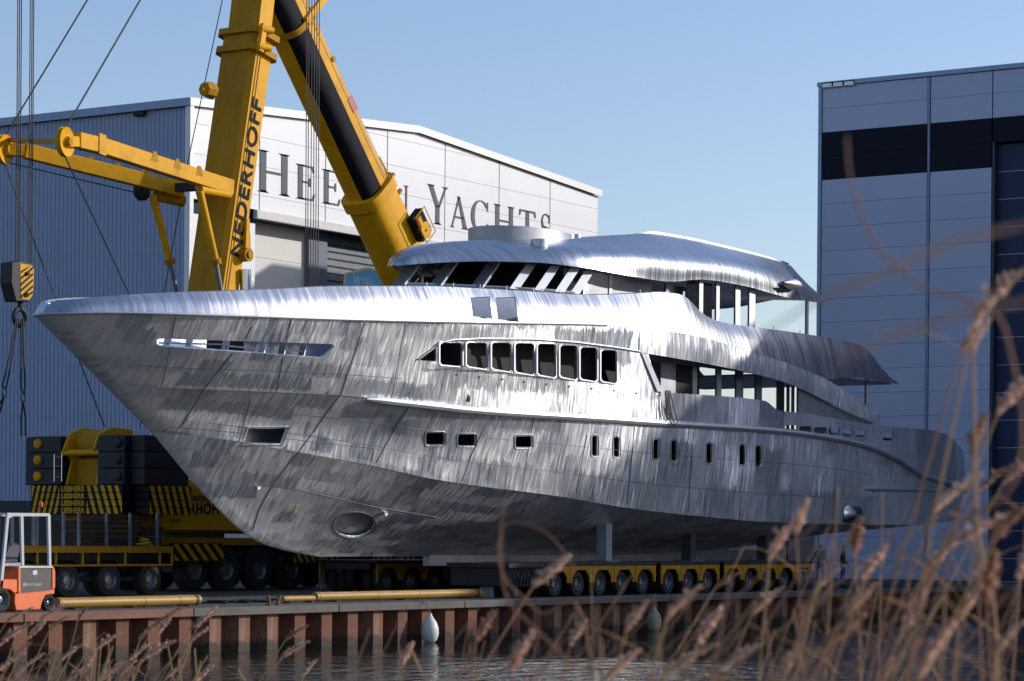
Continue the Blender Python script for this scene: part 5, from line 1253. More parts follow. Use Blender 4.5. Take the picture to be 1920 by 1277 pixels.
# ---- right crane: oblique boom behind the wheelhouse
C2Y = 60.5
cr2 = thing('mobile_crane', 'yellow mobile crane with black-sided boom rising behind the wheelhouse', 'crane', (92, C2Y, 0))
ax2 = [86.5 + k * 1.9 for k in range(4)] + [95.5 + k * 1.9 for k in range(4)]
carrier(cr2, ax2, 59.0, 3.0, 84.5, 103.5)
mb = MB(); mb.box((86, 59.1, 1.95), (95, 61.9, 3.4)); mb.build('slewing_platform', YEL_D, cr2, bevel=.03)
mb = MB(); mb.box((94.5, 58.8, 2.2), (97.5, 62.2, 4.6)); mb.build('counterweight', IRON, cr2, bevel=.03)
def lpx(x, y): return onY(x, y, C2Y)
def oval_boom(name, pA, pB, hw, yw, mats, seg):
    """rounded boom section: hw = half height in the luffing plane, yw = half width; material by facet angle"""
    a = (pB - pA).normalized(); y = Vector((0, 1, 0)); u = y.cross(a).normalized()
    if u.x < 0: u = -u          # u points to the upper right flank
    n_ = 32; mb = MB(); rows = []
    ang = [2 * math.pi * k / n_ for k in range(n_)]
    def pt(p, t): 
        cu_, sy_ = math.cos(t), math.sin(t)
        return p + u * hw * math.copysign(abs(cu_) ** .6, cu_) - y * yw * math.copysign(abs(sy_) ** .6, sy_)
    r0 = [pt(pA, t) for t in ang]; r1 = [pt(pB, t) for t in ang]; i = 0; mb.v = [tuple(p) for p in r0 + r1]
    for k in range(n_):
        tm = ang[k] + math.pi / n_; mb.cur = seg(tm) if seg else 0; mb.face((k, (k + 1) % n_, n_ + (k + 1) % n_, n_ + k))
    mb.cur = 0; mb.face(range(n_)); mb.face(range(n_, 2 * n_))
    return mb.build(name, mats, cr2, smooth=True), a, u
col = lpx(692, 362); bas = lpx(772, 512); tip = lpx(515, -20)
adir = (tip - col).normalized()
foot = col - adir * 9.0
bl = mat('boom_black', (0.008, 0.008, 0.013), .7, spec=.12, var=.25, scale=2, dirt=.3, dirtcol=(.018, .018, .024), stretch=(1, 1, .4))
oval_boom('boom_base_section', foot, col + adir * .05, 1.02, .82, YEL, None)
oval_boom('boom_inner_section', col - adir * .3, tip, .88, .70, [YEL, bl], lambda t: 1 if (90 < math.degrees(t) < 165) else 0)
oval_boom('boom_collar', col - adir * .25, col + adir * .22, 1.12, .92, YEL, None)
_, a2, u2 = oval_boom('boom_collar', lpx(548, 45) - adir * .12, lpx(548, 45) + adir * .12, .98, .8, YEL_D, None)
# edge strips, red marker blocks, fittings
for uo, m_, r_ in ((.62, trim_white, .012), (.86, trim_white, .02), (.40, trim_white, .012)): mb = MB(); mb.cyl(col + adir * .3 + u2 * uo - Vector((0, .70 if uo < .8 else .45, 0)), tip + u2 * uo - Vector((0, .70 if uo < .8 else .45, 0)), r_, n=6); mb.build('boom_edge_strip', m_, cr2)
redm = mat('marker_red', (0.45, 0.05, 0.06), .5, var=.2)
for f_ in (.405, .98):
    c = col + (tip - col) * f_
    for k in range(4): mb = MB(); mb.obox(c + u2 * (.38 + k * .095) - Vector((0, .715, 0)), u2 * .038, Vector((0, .006, 0)), adir * .3); mb.build('red_marker', redm, cr2)
c = col + (tip - col) * .62; mb = MB(); mb.cyl(c + u2 * .6 - Vector((0, .69, 0)), c + u2 * .6 - Vector((0, .73, 0)), .11, n=14); mb.build('boom_port', YEL_D, cr2, smooth=True)
rc = lpx(748, 425); mb = MB(); mb.obox(rc - Vector((0, 1.0, 0)), u2 * .38, Vector((0, .16, 0)), adir * .55); mb.build('cable_reel_box', BLK, cr2)
mb = MB(); mb.lathe(rc - Vector((0, 1.18, 0)) - adir * .25, (0, -1, 0), [(-.05, .05), (-.05, .34), (.05, .34), (.05, .05), (.1, .05), (.1, .001)], 18); mb.build('cable_reel', YEL, cr2, smooth=True)
mb = MB(); mb.obox(rc - Vector((0, 1.2, 0)) + adir * .25 - u2 * .15, u2 * .12, Vector((0, .08, 0)), adir * .22); mb.build('reel_motor', YEL, cr2, bevel=.02)
for s_ in (-1, 1):
    mb = MB(); mb.tube([rc - Vector((0, 1.3, 0)) + u2 * .4 * s_ + adir * .6, rc - Vector((0, 1.3, 0)) + u2 * .4 * s_ - adir * .6], .022, 6); mb.build('reel_guard', YEL, cr2)
    mb = MB(); mb.tube([rc - Vector((0, 1.3, 0)) - u2 * .4 + adir * .6 * s_, rc - Vector((0, 1.3, 0)) + u2 * .4 + adir * .6 * s_], .022, 6); mb.build('reel_guard', YEL, cr2)
mb = MB(); mb.tube([col + u2 * 1.12 - Vector((0, .3, 0)) + adir * .9, col + u2 * 1.18 - Vector((0, .3, 0)), col + u2 * 1.2 - Vector((0, .35, 0)) - adir * 2.5, col + u2 * 1.12 - Vector((0, .35, 0)) - adir * 4], .045, 8); mb.build('hydraulic_line', YEL, cr2, smooth=True)
for o_ in (0.0, -.75): 
    p = col + adir * o_ + u2 * 1.12; mb = MB(); mb.cyl(p - u2 * .1, p + u2 * .3, .12, n=12); mb.cyl(p - u2 * .1 - Vector((0, .5, 0)), p + u2 * .12 - Vector((0, .5, 0)), .09, n=10); mb.build('locking_ram', YEL_D, cr2, smooth=True)
p = lpx(548, 40); mb = MB(); mb.bar(p - u2 * .2 - Vector((0, .75, 0)), p + u2 * 1.7 - Vector((0, .6, 0)), .16, .3); mb.build('rope_guide_arm', YEL, cr2, bevel=.02)
mb = MB(); c = p + u2 * 1.75 - Vector((0, .6, 0)); mb.cyl(c - Vector((0, .15, 0)), c + Vector((0, .15, 0)), .16, n=14); mb.build('rope_roller', STEEL, cr2, smooth=True)
# hoist ropes of the right crane dropping to the foredeck
for x_ in (572.5, 576.5, 582, 587, 591.5, 596): cable(cr2, [onY(x_, 560, 57.5), onY(x_ + 3, -10, 57.5)], .018, 'hoist_rope')
# ================================================================ QUAYSIDE THINGS
# ---- flatbed trailer with stakes, in front of the crane
YT = 53.0
tr = thing('flatbed_trailer', 'yellow flatbed trailer with steel stakes parked before the crane', 'trailer', tuple((onY(170, 1100, YT).x, YT, 0)))
xa, xb_ = onY(-40, 1040, YT).x, onY(325, 1040, YT).x; zt, zl = onY(200, 1024, YT).z, onY(200, 1058, YT).z
mb = MB(); mb.box((xa, YT, zt - .2), (xb_, YT + .08, zt)); mb.build('side_beam', YSP, tr); mb = MB(); mb.box((xa, YT + 2.42, zt - .2), (xb_, YT + 2.5, zt)); mb.build('side_beam', YEL, tr)  # near beam takes the darker yellow, its shade painted in
mb = MB(); mb.box((xa, YT + .082, zt - .12), (xb_, YT + 2.418, zt - .02)); mb.build('bed', mat('trailer_planks', (.09, .06, .035), .85, var=.3, stretch=(.3, 4, 1)), tr)
mb = MB(); mb.box((xa, YT + .02, zl - .06), (xb_, YT + .1, zl)); mb.build('guard_rail', YSP, tr)
for px in (-10, 70, 105, 155, 185, 235, 300, 323): X = onY(px, 1040, YT).x; mb = MB(); mb.box((X, YT + .022, zl + .002), (X + .07, YT + .07, zt - .202)); mb.build('rail_post', YEL_D, tr)
mb = MB(); mb.box((xa, YT + .6, .75), (xb_ - .5, YT + .75, zt - .13)); mb.build('chassis_beam', IRON, tr); mb = MB(); mb.box((xa, YT + 1.75, .75), (xb_ - .5, YT + 1.9, zt - .13)); mb.build('chassis_beam', IRON, tr)
tT, rT = wheel_meshes(.52, .36, .30)
for px in (130, 208, 285, 52):
    X = onY(px, 1090, YT).x
    for yy, sd in ((YT + .05, 1), (YT + 2.45, -1)): o = add_wheel(tr, (0, 0, 0), tT, rT, sd); o.location = Vector((X, yy, .52)) - Vector(tr.location)
    mb = MB(); mb.cyl((X, YT + .3, .52), (X, YT + 2.2, .52), .08, n=8); mb.build('axle', STEEL, tr)
    mb = MB(); rows = [[(X + math.cos(R_(a)) * .6, yy, .52 + math.sin(R_(a)) * .6) for a in range(20, 161, 14)] for yy in (YT + .02, YT + .42)]; mb.grid(rows); mb.build('mudguard', IRON, tr, smooth=True)
for px in (-4, 22, 62, 68, 118, 147, 199, 243, 294):
    p = onY(px, 1024, YT + .2); mb = MB(); mb.box((p.x - .035, YT + .15, zt + .002), (p.x + .035, YT + .23, onY(px, 962, YT + .2).z)); mb.build('stake', STEEL, tr)
# load on the trailer: stacked steel mats and a coil of strops
random.seed(11)
for k, (px, w_, h_) in enumerate(((150, 1.2, .8), (215, 1.5, 1.1), (268, .9, .7))):
    p = onY(px, 1020, YT + 1.0); t_ = thing('timber_mat_stack', ['low stack of dark mats on the trailer bed', 'tall stack of dark mats on the trailer bed', 'small stack of dark mats at the trailer end'][k], 'stack', (p.x, YT + 1.2, zt - .02))
    n_ = int(h_ / .16)
    for q in range(n_): mb = MB(); mb.box((-w_ / 2 + random.uniform(-.04, .04), -.6 + random.uniform(-.05, .05), q * .16), (w_ / 2 + random.uniform(-.04, .04), .6, q * .16 + .145)); mb.build('mat', mat('dark_timber', (.045, .028, .02), .9, var=.4, scale=4, bump=.3), t_, local=True)
p = onY(268, 1022, YT + .5); t_ = thing('yellow_strop', 'coiled yellow lifting strop lying on the trailer edge', 'strop', (p.x, YT + .45, zt - .018))
mb = MB(); mb.tube([(math.cos(a * .7) * (.42 - .02 * a), math.sin(a * .7) * .16, .03 + .012 * a) for a in range(22)], .025, 6); mb.build('strop_loop', mat('strap_yellow', (0.65, 0.42, 0.03), .6), t_, local=True, smooth=True)
# ---- forklift at the quay edge
YF = 44.45; ORG = mat('forklift_orange', (0.72, 0.13, 0.025), .45, var=.1, scale=3, dirt=.4, dirtcol=(.28, .12, .06)); GRY = mat('guard_grey', (.42, .43, .45), .45, var=.08)
DKP = mat('battery_panel', (.028, .032, .036), .45, var=.3, scale=5, dirt=.3, dirtcol=(.1, .1, .1))
fk = thing('forklift', 'small orange electric forklift with grey roof guard at the quay edge', 'forklift', tuple((onY(50, 1140, YF).x, YF, 0)))
def fpoly(name, pts, y0, y1, m, bevel=.0):
    mb = MB(); mb.prism([onY(x, y, YF) + Vector((0, y0, 0)) for x, y in pts], (0, y1 - y0, 0)); return mb.build(name, m, fk, bevel=bevel)
fpoly('chassis', [(28, 1113), (84, 1108), (103, 1104), (103, 1114), (86, 1116), (80, 1128), (76, 1143), (30, 1145), (27, 1130)], .0, 1.0, ORG, .02)
fpoly('front_fender', [(-14, 1098), (6, 1086), (37, 1086), (37, 1109), (28, 1113), (20, 1106), (-10, 1102)], .02, .98, ORG, .02)
fpoly('rear_counterweight', [(97, 1062), (102, 1062), (105, 1070), (105, 1104), (97, 1106)], .0, 1.0, ORG, .03)
fpoly('rear_post', [(34.5, 1064), (38.5, 1064), (38.5, 1112), (34.5, 1112)], -.005, .99, ORG)
fpoly('battery_panel', [(39, 1065), (96.5, 1065), (96.5, 1107), (39, 1112)], .015, .98, DKP)
fpoly('battery_lid', [(36, 1061.5), (98, 1061.5), (98, 1064.5), (36, 1064.5)], -.01, 1.0, mat('lid_white', (.62, .6, .56), .5))
pz = onY(44, 1099, YF); serif_text('letter', ['HEESEN', 'YACHTS'], mat('sign_white', (0.75, 0.76, 0.76), 0.5), fk, (pz.x, YF + .013, pz.z), (1, 0, 0), (0, 0, 1), .062, wscale=.92, caps=1.3, depth=.002)
fpoly('panel_note', [(62, 1070), (70, 1069), (70.5, 1077), (62.5, 1078)], .008, .013, mat('paper', (.6, .6, .6), .7)); fpoly('panel_crest', [(63, 1079), (69, 1078.5), (68, 1084), (66, 1085)], .008, .013, mat('crest_blue', (.05, .09, .2), .5))
for y0 in (.02, .93):
    fpoly('guard_front_post', [(1, 1103), (6, 1103), (14, 1020), (19, 966), (15, 962), (10, 1015)], y0, y0 + .06, GRY); fpoly('guard_rear_post', [(91, 966), (96, 966), (97.5, 1061), (93.5, 1061)], y0, y0 + .06, GRY)
    fpoly('guard_top_beam', [(15, 961.5), (93, 962.5), (96, 966), (93, 968), (26, 968), (19, 972), (16, 972)], y0 - .002, y0 + .058, GRY)
for k in range(5): px = 22 + k * 16; fpoly('guard_roof_bar', [(px, 962.2), (px + 4, 962.2), (px + 4, 965), (px, 965)], .08, .93, GRY)
fpoly('seat_cushion', [(18, 1048), (48, 1047), (50, 1055), (16, 1056)], .25, .75, mat('seat_navy', (.02, .025, .05), .6), .03)
fpoly('seat_back', [(28, 1026), (36, 1018), (50, 1018), (54, 1028), (50, 1049), (24, 1048), (23, 1040)], .25, .75, mat('seat_navy', (.02, .025, .05), .6), .05)
fpoly('seat_base', [(16, 1056), (50, 1055), (50, 1061), (14, 1062)], .2, .8, STEEL)
mb = MB(); c = onY(2, 1030, YF) + Vector((0, .5, 0)); ax = Vector((-.5, 0, .86)); t1 = ax.orthogonal().normalized(); t2 = ax.cross(t1)
mb.tube([c + (t1 * math.cos(a) + t2 * math.sin(a)) * .17 for a in [2 * math.pi * k / 16 for k in range(17)]], .016, 6); mb.build('steering_wheel', BLK, fk, smooth=True); mb = MB(); mb.tube([c, c - ax * .5], .025, 6); mb.build('steering_column', BLK, fk)
mb = MB(); c = onY(82, 951, YF) + Vector((0, .1, 0)); mb.cyl(c - UP * .17, c, .012, n=6); mb.build('beacon_stalk', BLK, fk); mb = MB(); mb.lathe(c, (0, 0, 1), [(0, .05), (.02, .062), (.1, .058), (.135, .03), (.14, .001)], 14); mb.build('beacon', mat('beacon_orange', (.75, .12, .02), .25, var=.1), fk, smooth=True)
tF, rF = wheel_meshes(.30, .2, .17); tG2, rG2 = wheel_meshes(.20, .16, .11)
for (px, tm, rm, R) in ((4, tF, rF, .30), (93, tG2, rG2, .20)):
    X = onY(px, 1130, YF).x
    for yy, sd in ((YF + .0, 1), (YF + 1.0, -1)): o = add_wheel(fk, (0, 0, 0), tm, rm, sd); o.location = Vector((X, yy, R)) - Vector(fk.location)
for yy in (.2, .75): fpoly('mast_channel', [(-22, 1140), (-16, 1140), (-10, 985), (-16, 985)], yy, yy + .08, IRON)
for yy in (.2, .7): fpoly('fork', [(-90, 1142), (-20, 1138), (-20, 1143), (-90, 1144)], yy, yy + .1, IRON)
# ---- yellow pipes lying on the quay
PIPE = mat('pipe_yellow', (0.30, 0.165, 0.014), .5, var=.15, scale=2, dirt=.55, dirtcol=(.16, .09, .03))
def pipe(label, xa, ya, xb, yb, Yp, r, joints):
    a, b = onY(xa, ya, Yp), onY(xb, yb, Yp); a.z = b.z = r + .03; t = thing('yellow_pipe', label, 'pipe', (a.x, a.y, 0), 0, 'yellow pipes on the quay')
    mb = MB(); mb.cyl(a, b, r, n=18); mb.build('pipe_body', PIPE, t, smooth=True)
    for f_ in joints: c = a + (b - a) * f_; d = (b - a).normalized(); mb = MB(); mb.cyl(c - d * .05, c + d * .05, r * 1.07, n=18); mb.build('pipe_band', IRON if f_ > .9 else PIPE, t, smooth=True)
    for f_ in (.1, .5, .9): c = a + (b - a) * f_; mb = MB(); mb.box((c.x - .08, c.y - .2, 0), (c.x + .08, c.y + .2, .032)); mb.build('bearer', mat('dark_timber', (.045, .028, .02), .9), t)
pipe('long yellow pipe on the quay beside the forklift', 106, 1128, 372, 1115, 45.0, .135, (.02, .6, .85, .97))
pipe('tapered yellow pipe on the quay below the keel', 590, 1118, 900, 1104, 45.3, .13, (.02, .35, .6, .97))
a, b = onY(530, 1128, 45.3), onY(592, 1118, 45.3); a.z = b.z = .12; t = thing('yellow_pipe', 'thin yellow pipe end piece leading into the tapered pipe', 'pipe', (a.x, a.y, 0), 0, 'yellow pipes on the quay'); mb = MB(); mb.cyl(a, b, .085, n=14); mb.build('pipe_body', PIPE, t, smooth=True)
for f_ in (.15, .8): c = a + (b - a) * f_; mb = MB(); mb.box((c.x - .07, c.y - .15, 0), (c.x + .07, c.y + .15, .04)); mb.build('bearer', mat('dark_timber', (.045, .028, .02), .9), t)
for px, lab in ((505, 'left of the pair of short rusty bollard stubs'), (520, 'right of the pair of short rusty bollard stubs')):
    p = onY(px, 1130, 43.9); t = thing('mooring_stub', lab, 'bollard', (p.x, 43.9, .012), 0, 'bollard stubs'); mb = MB(); mb.cyl((0, 0, 0), (-.06 if px < 510 else .1, 0, .26), .055, n=10); mb.build('stub', caprust, t, local=True, smooth=True); mb = MB(); mb.cyl((0, 0, 0), (0, 0, .02), .13, n=12); mb.build('foot', caprust, t, local=True)
# ---- fenders on the quay wall
FEN = mat('fender_white', (.60, .60, .56), .5, var=.08, scale=3, dirt=.45, dirtcol=(.34, .33, .25))
for (px, py, lab) in ((806, 1180, 'white teardrop fender hanging on the quay wall at the waterline'), (1226, 1163, 'darker pale fender on the quay wall half hidden by reeds')):
    Yf = YQ - .45; c = onY(px, py, Yf); t = thing('fender', lab, 'fender', tuple(c))
    mb = MB(); mb.lathe(c - UP * .42, (0, 0, 1), [(0, .001), (.03, .12), (.12, .21), (.28, .26), (.45, .255), (.62, .2), (.76, .1), (.84, .055), (.88, .055), (.88, .001)], 22); mb.build('fender_body', FEN if px < 1000 else mat('fender_darker', (.26, .25, .19), .7, var=.3, scale=4), t, smooth=True)  # second fender gets a darker colour than the first
    mb = MB(); mb.tube([c + UP * .44, c + Vector((.02, .15, .75)), Vector((c.x, YQ - .17, .0)), Vector((c.x, YQ + .1, .02))], .014, 6); mb.build('fender_rope', ROPE, t, smooth=True)
# ---- loose hoses and clutter on the ground
for k, (xa, ya, xb, yb, Yp) in enumerate(((380, 1120, 500, 1124, 46.0), (640, 1112, 900, 1110, 47.2), (400, 1112, 560, 1118, 47.0))):
    a, b = onY(xa, ya, Yp), onY(xb, yb, Yp); t = thing('hose', ['black hose curling on the quay beside the long pipe', 'black hose stretched below the keel', 'black hose snaking behind the bollard stubs'][k], 'hose', (a.x, Yp, 0), 0)
    mb = MB(); mb.tube([(a.x + (b.x - a.x) * q / 20, Yp + .25 * math.sin(q * .9 + k), .035) for q in range(21)], .03, 6); mb.build('hose_line', BLK, t, smooth=True)
# ---- people by the stern
def person(label, px, Yp, h, top, trou, face, arms=.0):
    X = onY(px, 1090, Yp).x; t = thing('person', label, 'person', (X, Yp, 0), face)
    s = h / 1.78
    J = {'pel': (0, 0, .95), 'sp': (0, .0, 1.15), 'ch': (0, .01, 1.38), 'nk': (0, .0, 1.52), 'hd': (0, -.02, 1.62), 'tp': (0, -.02, 1.73),
         'lh': (.1, 0, .92), 'lk': (.11, -.03, .5), 'la': (.12, .03, .09), 'lt': (.13, -.14, .04), 'rh': (-.1, 0, .92), 'rk': (-.12, .02, .5), 'ra': (-.13, .06, .09), 'rt': (-.14, -.1, .04),
         'ls': (.19, 0, 1.44), 'le': (.26, .04, 1.16), 'lw': (.23, -.12 - arms, .95), 'lf': (.22, -.17 - arms, .87), 'rs': (-.19, 0, 1.44), 're': (-.26, .05, 1.17), 'rw': (-.25, -.06, .93), 'rf': (-.24, -.1, .84)}
    rad = {'pel': .15, 'sp': .14, 'ch': .15, 'nk': .06, 'hd': .095, 'tp': .085, 'lh': .1, 'lk': .065, 'la': .045, 'lt': .04, 'rh': .1, 'rk': .065, 'ra': .045, 'rt': .04, 'ls': .075, 'le': .05, 'lw': .035, 'lf': .04, 'rs': .075, 're': .05, 'rw': .035, 'rf': .04}
    E = [('pel', 'sp'), ('sp', 'ch'), ('ch', 'nk'), ('nk', 'hd'), ('hd', 'tp'), ('pel', 'lh'), ('lh', 'lk'), ('lk', 'la'), ('la', 'lt'), ('pel', 'rh'), ('rh', 'rk'), ('rk', 'ra'), ('ra', 'rt'), ('ch', 'ls'), ('ls', 'le'), ('le', 'lw'), ('lw', 'lf'), ('ch', 'rs'), ('rs', 're'), ('re', 'rw'), ('rw', 'rf')]
    ks = list(J); me = bpy.data.meshes.new('body'); me.from_pydata([tuple(c * s for c in J[k]) for k in ks], [(ks.index(a), ks.index(b)) for a, b in E], [])
    o = bpy.data.objects.new('body', me); C.objects.link(o); sk = o.modifiers.new('skin', 'SKIN'); me_s = me.skin_vertices[0].data
    for k, v in zip(ks, me_s): v.radius = (rad[k] * s, rad[k] * s * (.75 if k in ('pel', 'sp', 'ch') else 1)); v.use_root = (k == 'pel')
    ss = o.modifiers.new('sub', 'SUBSURF'); ss.levels = ss.render_levels = 2
    bpy.context.view_layer.update(); dg = bpy.context.evaluated_depsgraph_get(); nm = bpy.data.meshes.new_from_object(o.evaluated_get(dg)); o.modifiers.clear(); o.data = nm
    SK = mat('skin', (.45, .27, .2), .6); nm.materials.clear()
    for m_ in (trou, top, SK, BLK, mat('hair', (.05, .035, .025), .7)): nm.materials.append(m_)
    for p in nm.polygons:
        c = p.center / s; p.use_smooth = True
        p.material_index = 3 if c.z < .1 else 0 if (c.z < .98 and abs(c.x) < .2) else 4 if (c.z > 1.66 or (c.z > 1.58 and c.y > .02)) else 2 if (c.z > 1.5 or (c.z < .96 and abs(c.x) >= .2)) else 1
    attach(o, t, local=True)
    for sx in (-1, 1):
        mb = MB(); mb.lathe((sx * .035 * s, -.108 * s, 1.645 * s), (0, -1, 0), [(0, .012), (.006, .009), (.008, .001)], 8); mb.build('eye', BLK, t, local=True)
    mb = MB(); mb.prism([(-.014 * s, -.1 * s, 1.60 * s), (.014 * s, -.1 * s, 1.60 * s), (0, -.1 * s, 1.645 * s)], (0, -.03 * s, 0)); mb.build('nose', SK, t, local=True)
    # hands: palm with five fingers
    for sx, wr in ((1, 'lf'), (-1, 'rf')):
        bx, by, bz = [q * s for q in J[wr]]
        for q in range(4): mb = MB(); mb.tube([(bx, by - .03 + q * .02, bz), (bx, by - .035 + q * .022, bz - .05), (bx - sx * .015, by - .035 + q * .022, bz - .085 + abs(q - 1.5) * .008)], .009, 5); mb.build('finger', SK, t, local=True, smooth=True)
        mb = MB(); mb.tube([(bx, by - .03, bz + .02), (bx - sx * .02, by - .06, bz - .015), (bx - sx * .025, by - .06, bz - .04)], .01, 5); mb.build('thumb', SK, t, local=True, smooth=True)
    return t
navyc = mat('work_blue', (.03, .06, .16), .8, var=.15); blackc = mat('jacket_black', (.02, .02, .024), .8, var=.2); greyc = mat('jacket_grey', (.12, .13, .15), .8, var=.2)
person('person in blue work trousers and pale jacket standing behind the last transporter', 1538, 45.6, 1.78, greyc, navyc, R_(-30), .1)
person('person in dark jacket standing near the stern of the yacht', 1580, 45.8, 1.75, blackc, navyc, R_(20), .05)
# ================================================================ REEDS ON THE NEAR BANK
random.seed(21)
ST = mat('reed_stalk', (0.36, 0.21, 0.10), .8, var=.3, scale=6, stretch=(1, 1, .3)); ST2 = mat('reed_stalk_red', (0.27, 0.13, 0.08), .8, var=.3, scale=6, stretch=(1, 1, .3))

def leafmat(name, col, var=.3):
    m = mat(name, col, .9, var=var, scale=12); n = m.node_tree.nodes; l = m.node_tree.links; b = n['Principled BSDF']
    tr_ = n.new('ShaderNodeBsdfTranslucent'); mx = n.new('ShaderNodeMixShader'); mx.inputs[0].default_value = .45; src = b.inputs['Base Color'].links[0].from_socket
    l.new(src, tr_.inputs[0]); l.new(b.outputs[0], mx.inputs[1]); l.new(tr_.outputs[0], mx.inputs[2]); l.new(mx.outputs[0], n['Material Output'].inputs[0]); return m
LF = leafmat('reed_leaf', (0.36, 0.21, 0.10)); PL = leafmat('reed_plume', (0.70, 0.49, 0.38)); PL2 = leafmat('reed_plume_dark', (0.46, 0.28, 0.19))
ORD = ['first', 'second', 'third', 'fourth', 'fifth', 'sixth', 'seventh', 'eighth', 'ninth', 'tenth', 'eleventh', 'twelfth', 'thirteenth', 'fourteenth', 'fifteenth', 'sixteenth', 'seventeenth', 'eighteenth', 'nineteenth', 'twentieth']
def ordw(k): return ORD[k] if k < 20 else 'twenty-' + ORD[k - 20] if k < 29 else 'thirtieth' if k == 29 else 'thirty-' + ORD[k - 30]
def bank_z(y): return interp([(-3, .22), (1.5, .18), (4, -.38), (7, -1.1), (9, -1.5)], y)
def blade(mb, pts, w, side):
    """thin folded leaf along a path"""
    n_ = len(pts); L = []; M = []; Rr = []
    for k, p in enumerate(pts):
        ww = w * min(1, 4 * k / n_ + .3) * (1 - (k / (n_ - 1)) ** 2.5) + .0006
        L.append(Vector(p) - side * ww + UP * ww * .25); M.append(Vector(p)); Rr.append(Vector(p) + side * ww + UP * ww * .25)
    mb.grid([L, M, Rr])
def plume(mb, p, d, L, n_, sway):
    """feathery seed head drooping to one side"""
    d = Vector(d).normalized(); sw = Vector(sway)
    for k in range(n_):
        t = random.random() ** .8; c = Vector(p) + d * (L * t) + sw * (L * .55 * t * t) - UP * (L * .25 * t * t)
        r = L * .2 * math.sin(math.pi * (.12 + .82 * t)) ; a = random.uniform(0, 2 * math.pi)
        out = Vector((math.cos(a), math.sin(a), random.uniform(-.6, .25))) + sw * 1.1
        e = c + out.normalized() * r * random.uniform(.4, 1.2) + d * L * .1 - UP * r * .35
        w = Vector((random.uniform(-1, 1), random.uniform(-1, 1), random.uniform(-1, 1))).normalized() * L * .042
        mid = (c + e) / 2; mb.quad(c, mid + w, e, mid - w)
def reed(name, path, r, label, group, m=ST, head=True, pl=.22, pm=PL, leaves=3, sway=None, seed_n=150):
    """path: points from the ground to the tip"""
    base = Vector(path[0]); t = thing('reed', label, 'reed', tuple(base), 0, group)
    P = [Vector(p) for p in path]
    # smooth the path
    Q = []
    for i in range(len(P) - 1):
        a = P[max(i - 1, 0)]; b = P[i]; c = P[i + 1]; d = P[min(i + 2, len(P) - 1)]
        for q in range(5):
            s = q / 5; Q.append(.5 * ((2 * b) + (c - a) * s + (2 * a - 5 * b + 4 * c - d) * s * s + (-a + 3 * b - 3 * c + d) * s ** 3))
    Q.append(P[-1]); n_ = len(Q)
    mb = MB(); mb.tube(Q, [r * (1 - .55 * k / n_) for k in range(n_)], 6); mb.build('stalk', m, t, smooth=True)
    sw = sway if sway is not None else (RT * random.choice((-1, 1)) * random.uniform(.3, .9) + FW * random.uniform(-.3, .3))
    if head: mb = MB(); d = (Q[-1] - Q[-3]); plume(mb, Q[-1] - d.normalized() * pl * .35, d, pl, seed_n, sw); mb.build('plume', pm, t, fix=False)
    for k in range(leaves):
        i = random.randint(int(n_ * .35), int(n_ * .9)); s = (RT * random.choice((-1, 1)) + FW * random.uniform(-.6, .6)).normalized(); L = random.uniform(.22, .48); b = Q[i]
        pts = [b + s * L * q / 6 * .8 + UP * (L * .75 * (q / 6) - L * random.uniform(.5, .95) * (q / 6) ** 2) for q in range(7)]
        mb = MB(); blade(mb, pts, random.uniform(.005, .010), s.cross(UP).normalized()); mb.build('leaf', LF, t, fix=False)
    return t
def auto_reed(px, py, dist, label, group, lean=.25, **kw):
    """reed whose tip shows at a photo point, at a chosen distance, rooted in the bank or shallows"""
    tip = atd(px, py, dist); g_ = tip.copy()
    off = RT * (-lean) * 2.2 + FW * random.uniform(-.3, .3)
    root = tip + off; root.z = max(bank_z(root.y), -1.45)
    H = tip.z - root.z; path = []
    for k in range(6):
        f_ = k / 5; path.append(Vector((root.x + (tip.x - root.x) * f_ ** 1.6 + random.uniform(-.02, .02), root.y + (tip.y - root.y) * f_ ** 1.6, root.z + H * f_)))
    return reed('reed', path, kw.pop('r', .0042), label, group, **kw)
gl = 'reeds along the left of the near bank'; ll = 'thin dry reed with feathery plume, one of many at the lower left'
left = [(22, 1154), (149, 1152), (94, 1172), (62, 1184), (296, 1160), (305, 1172), (360, 1166), (375, 1160), (362, 1192), (262, 1188), (245, 1226), (275, 1222), (118, 1226), (40, 1215), (78, 1240), (158, 1246), (60, 1236), (366, 1270), (545, 1188), (540, 1220), (572, 1255), (10, 1190), (200, 1262), (120, 1270), (30, 1262), (185, 1205), (232, 1256), (320, 1262), (85, 1150), (5, 1245)]
for k, (x, y) in enumerate(sorted(left)): auto_reed(x, y, random.uniform(12, 17), 'thin dry reed at lower left, its plume the %s from the left edge' % ordw(k), gl, lean=random.uniform(.15, .6), r=.006, pl=random.uniform(.11, .18), pm=random.choice((PL, PL, PL2)), leaves=4, sway=RT * random.uniform(.3, 1.0), seed_n=230)
for k in range(30): auto_reed(random.uniform(-30, 420), random.uniform(1195, 1275), random.uniform(11, 16), 'bare thin reed stalk, one of many at the lower left', 'bare stalks along the left bank', lean=random.uniform(-.2, .9), r=.0075, head=False, leaves=3)
gr = 'reeds blurred in the right foreground'; lr = 'blurred dry reed with plume, one of many at the lower right'
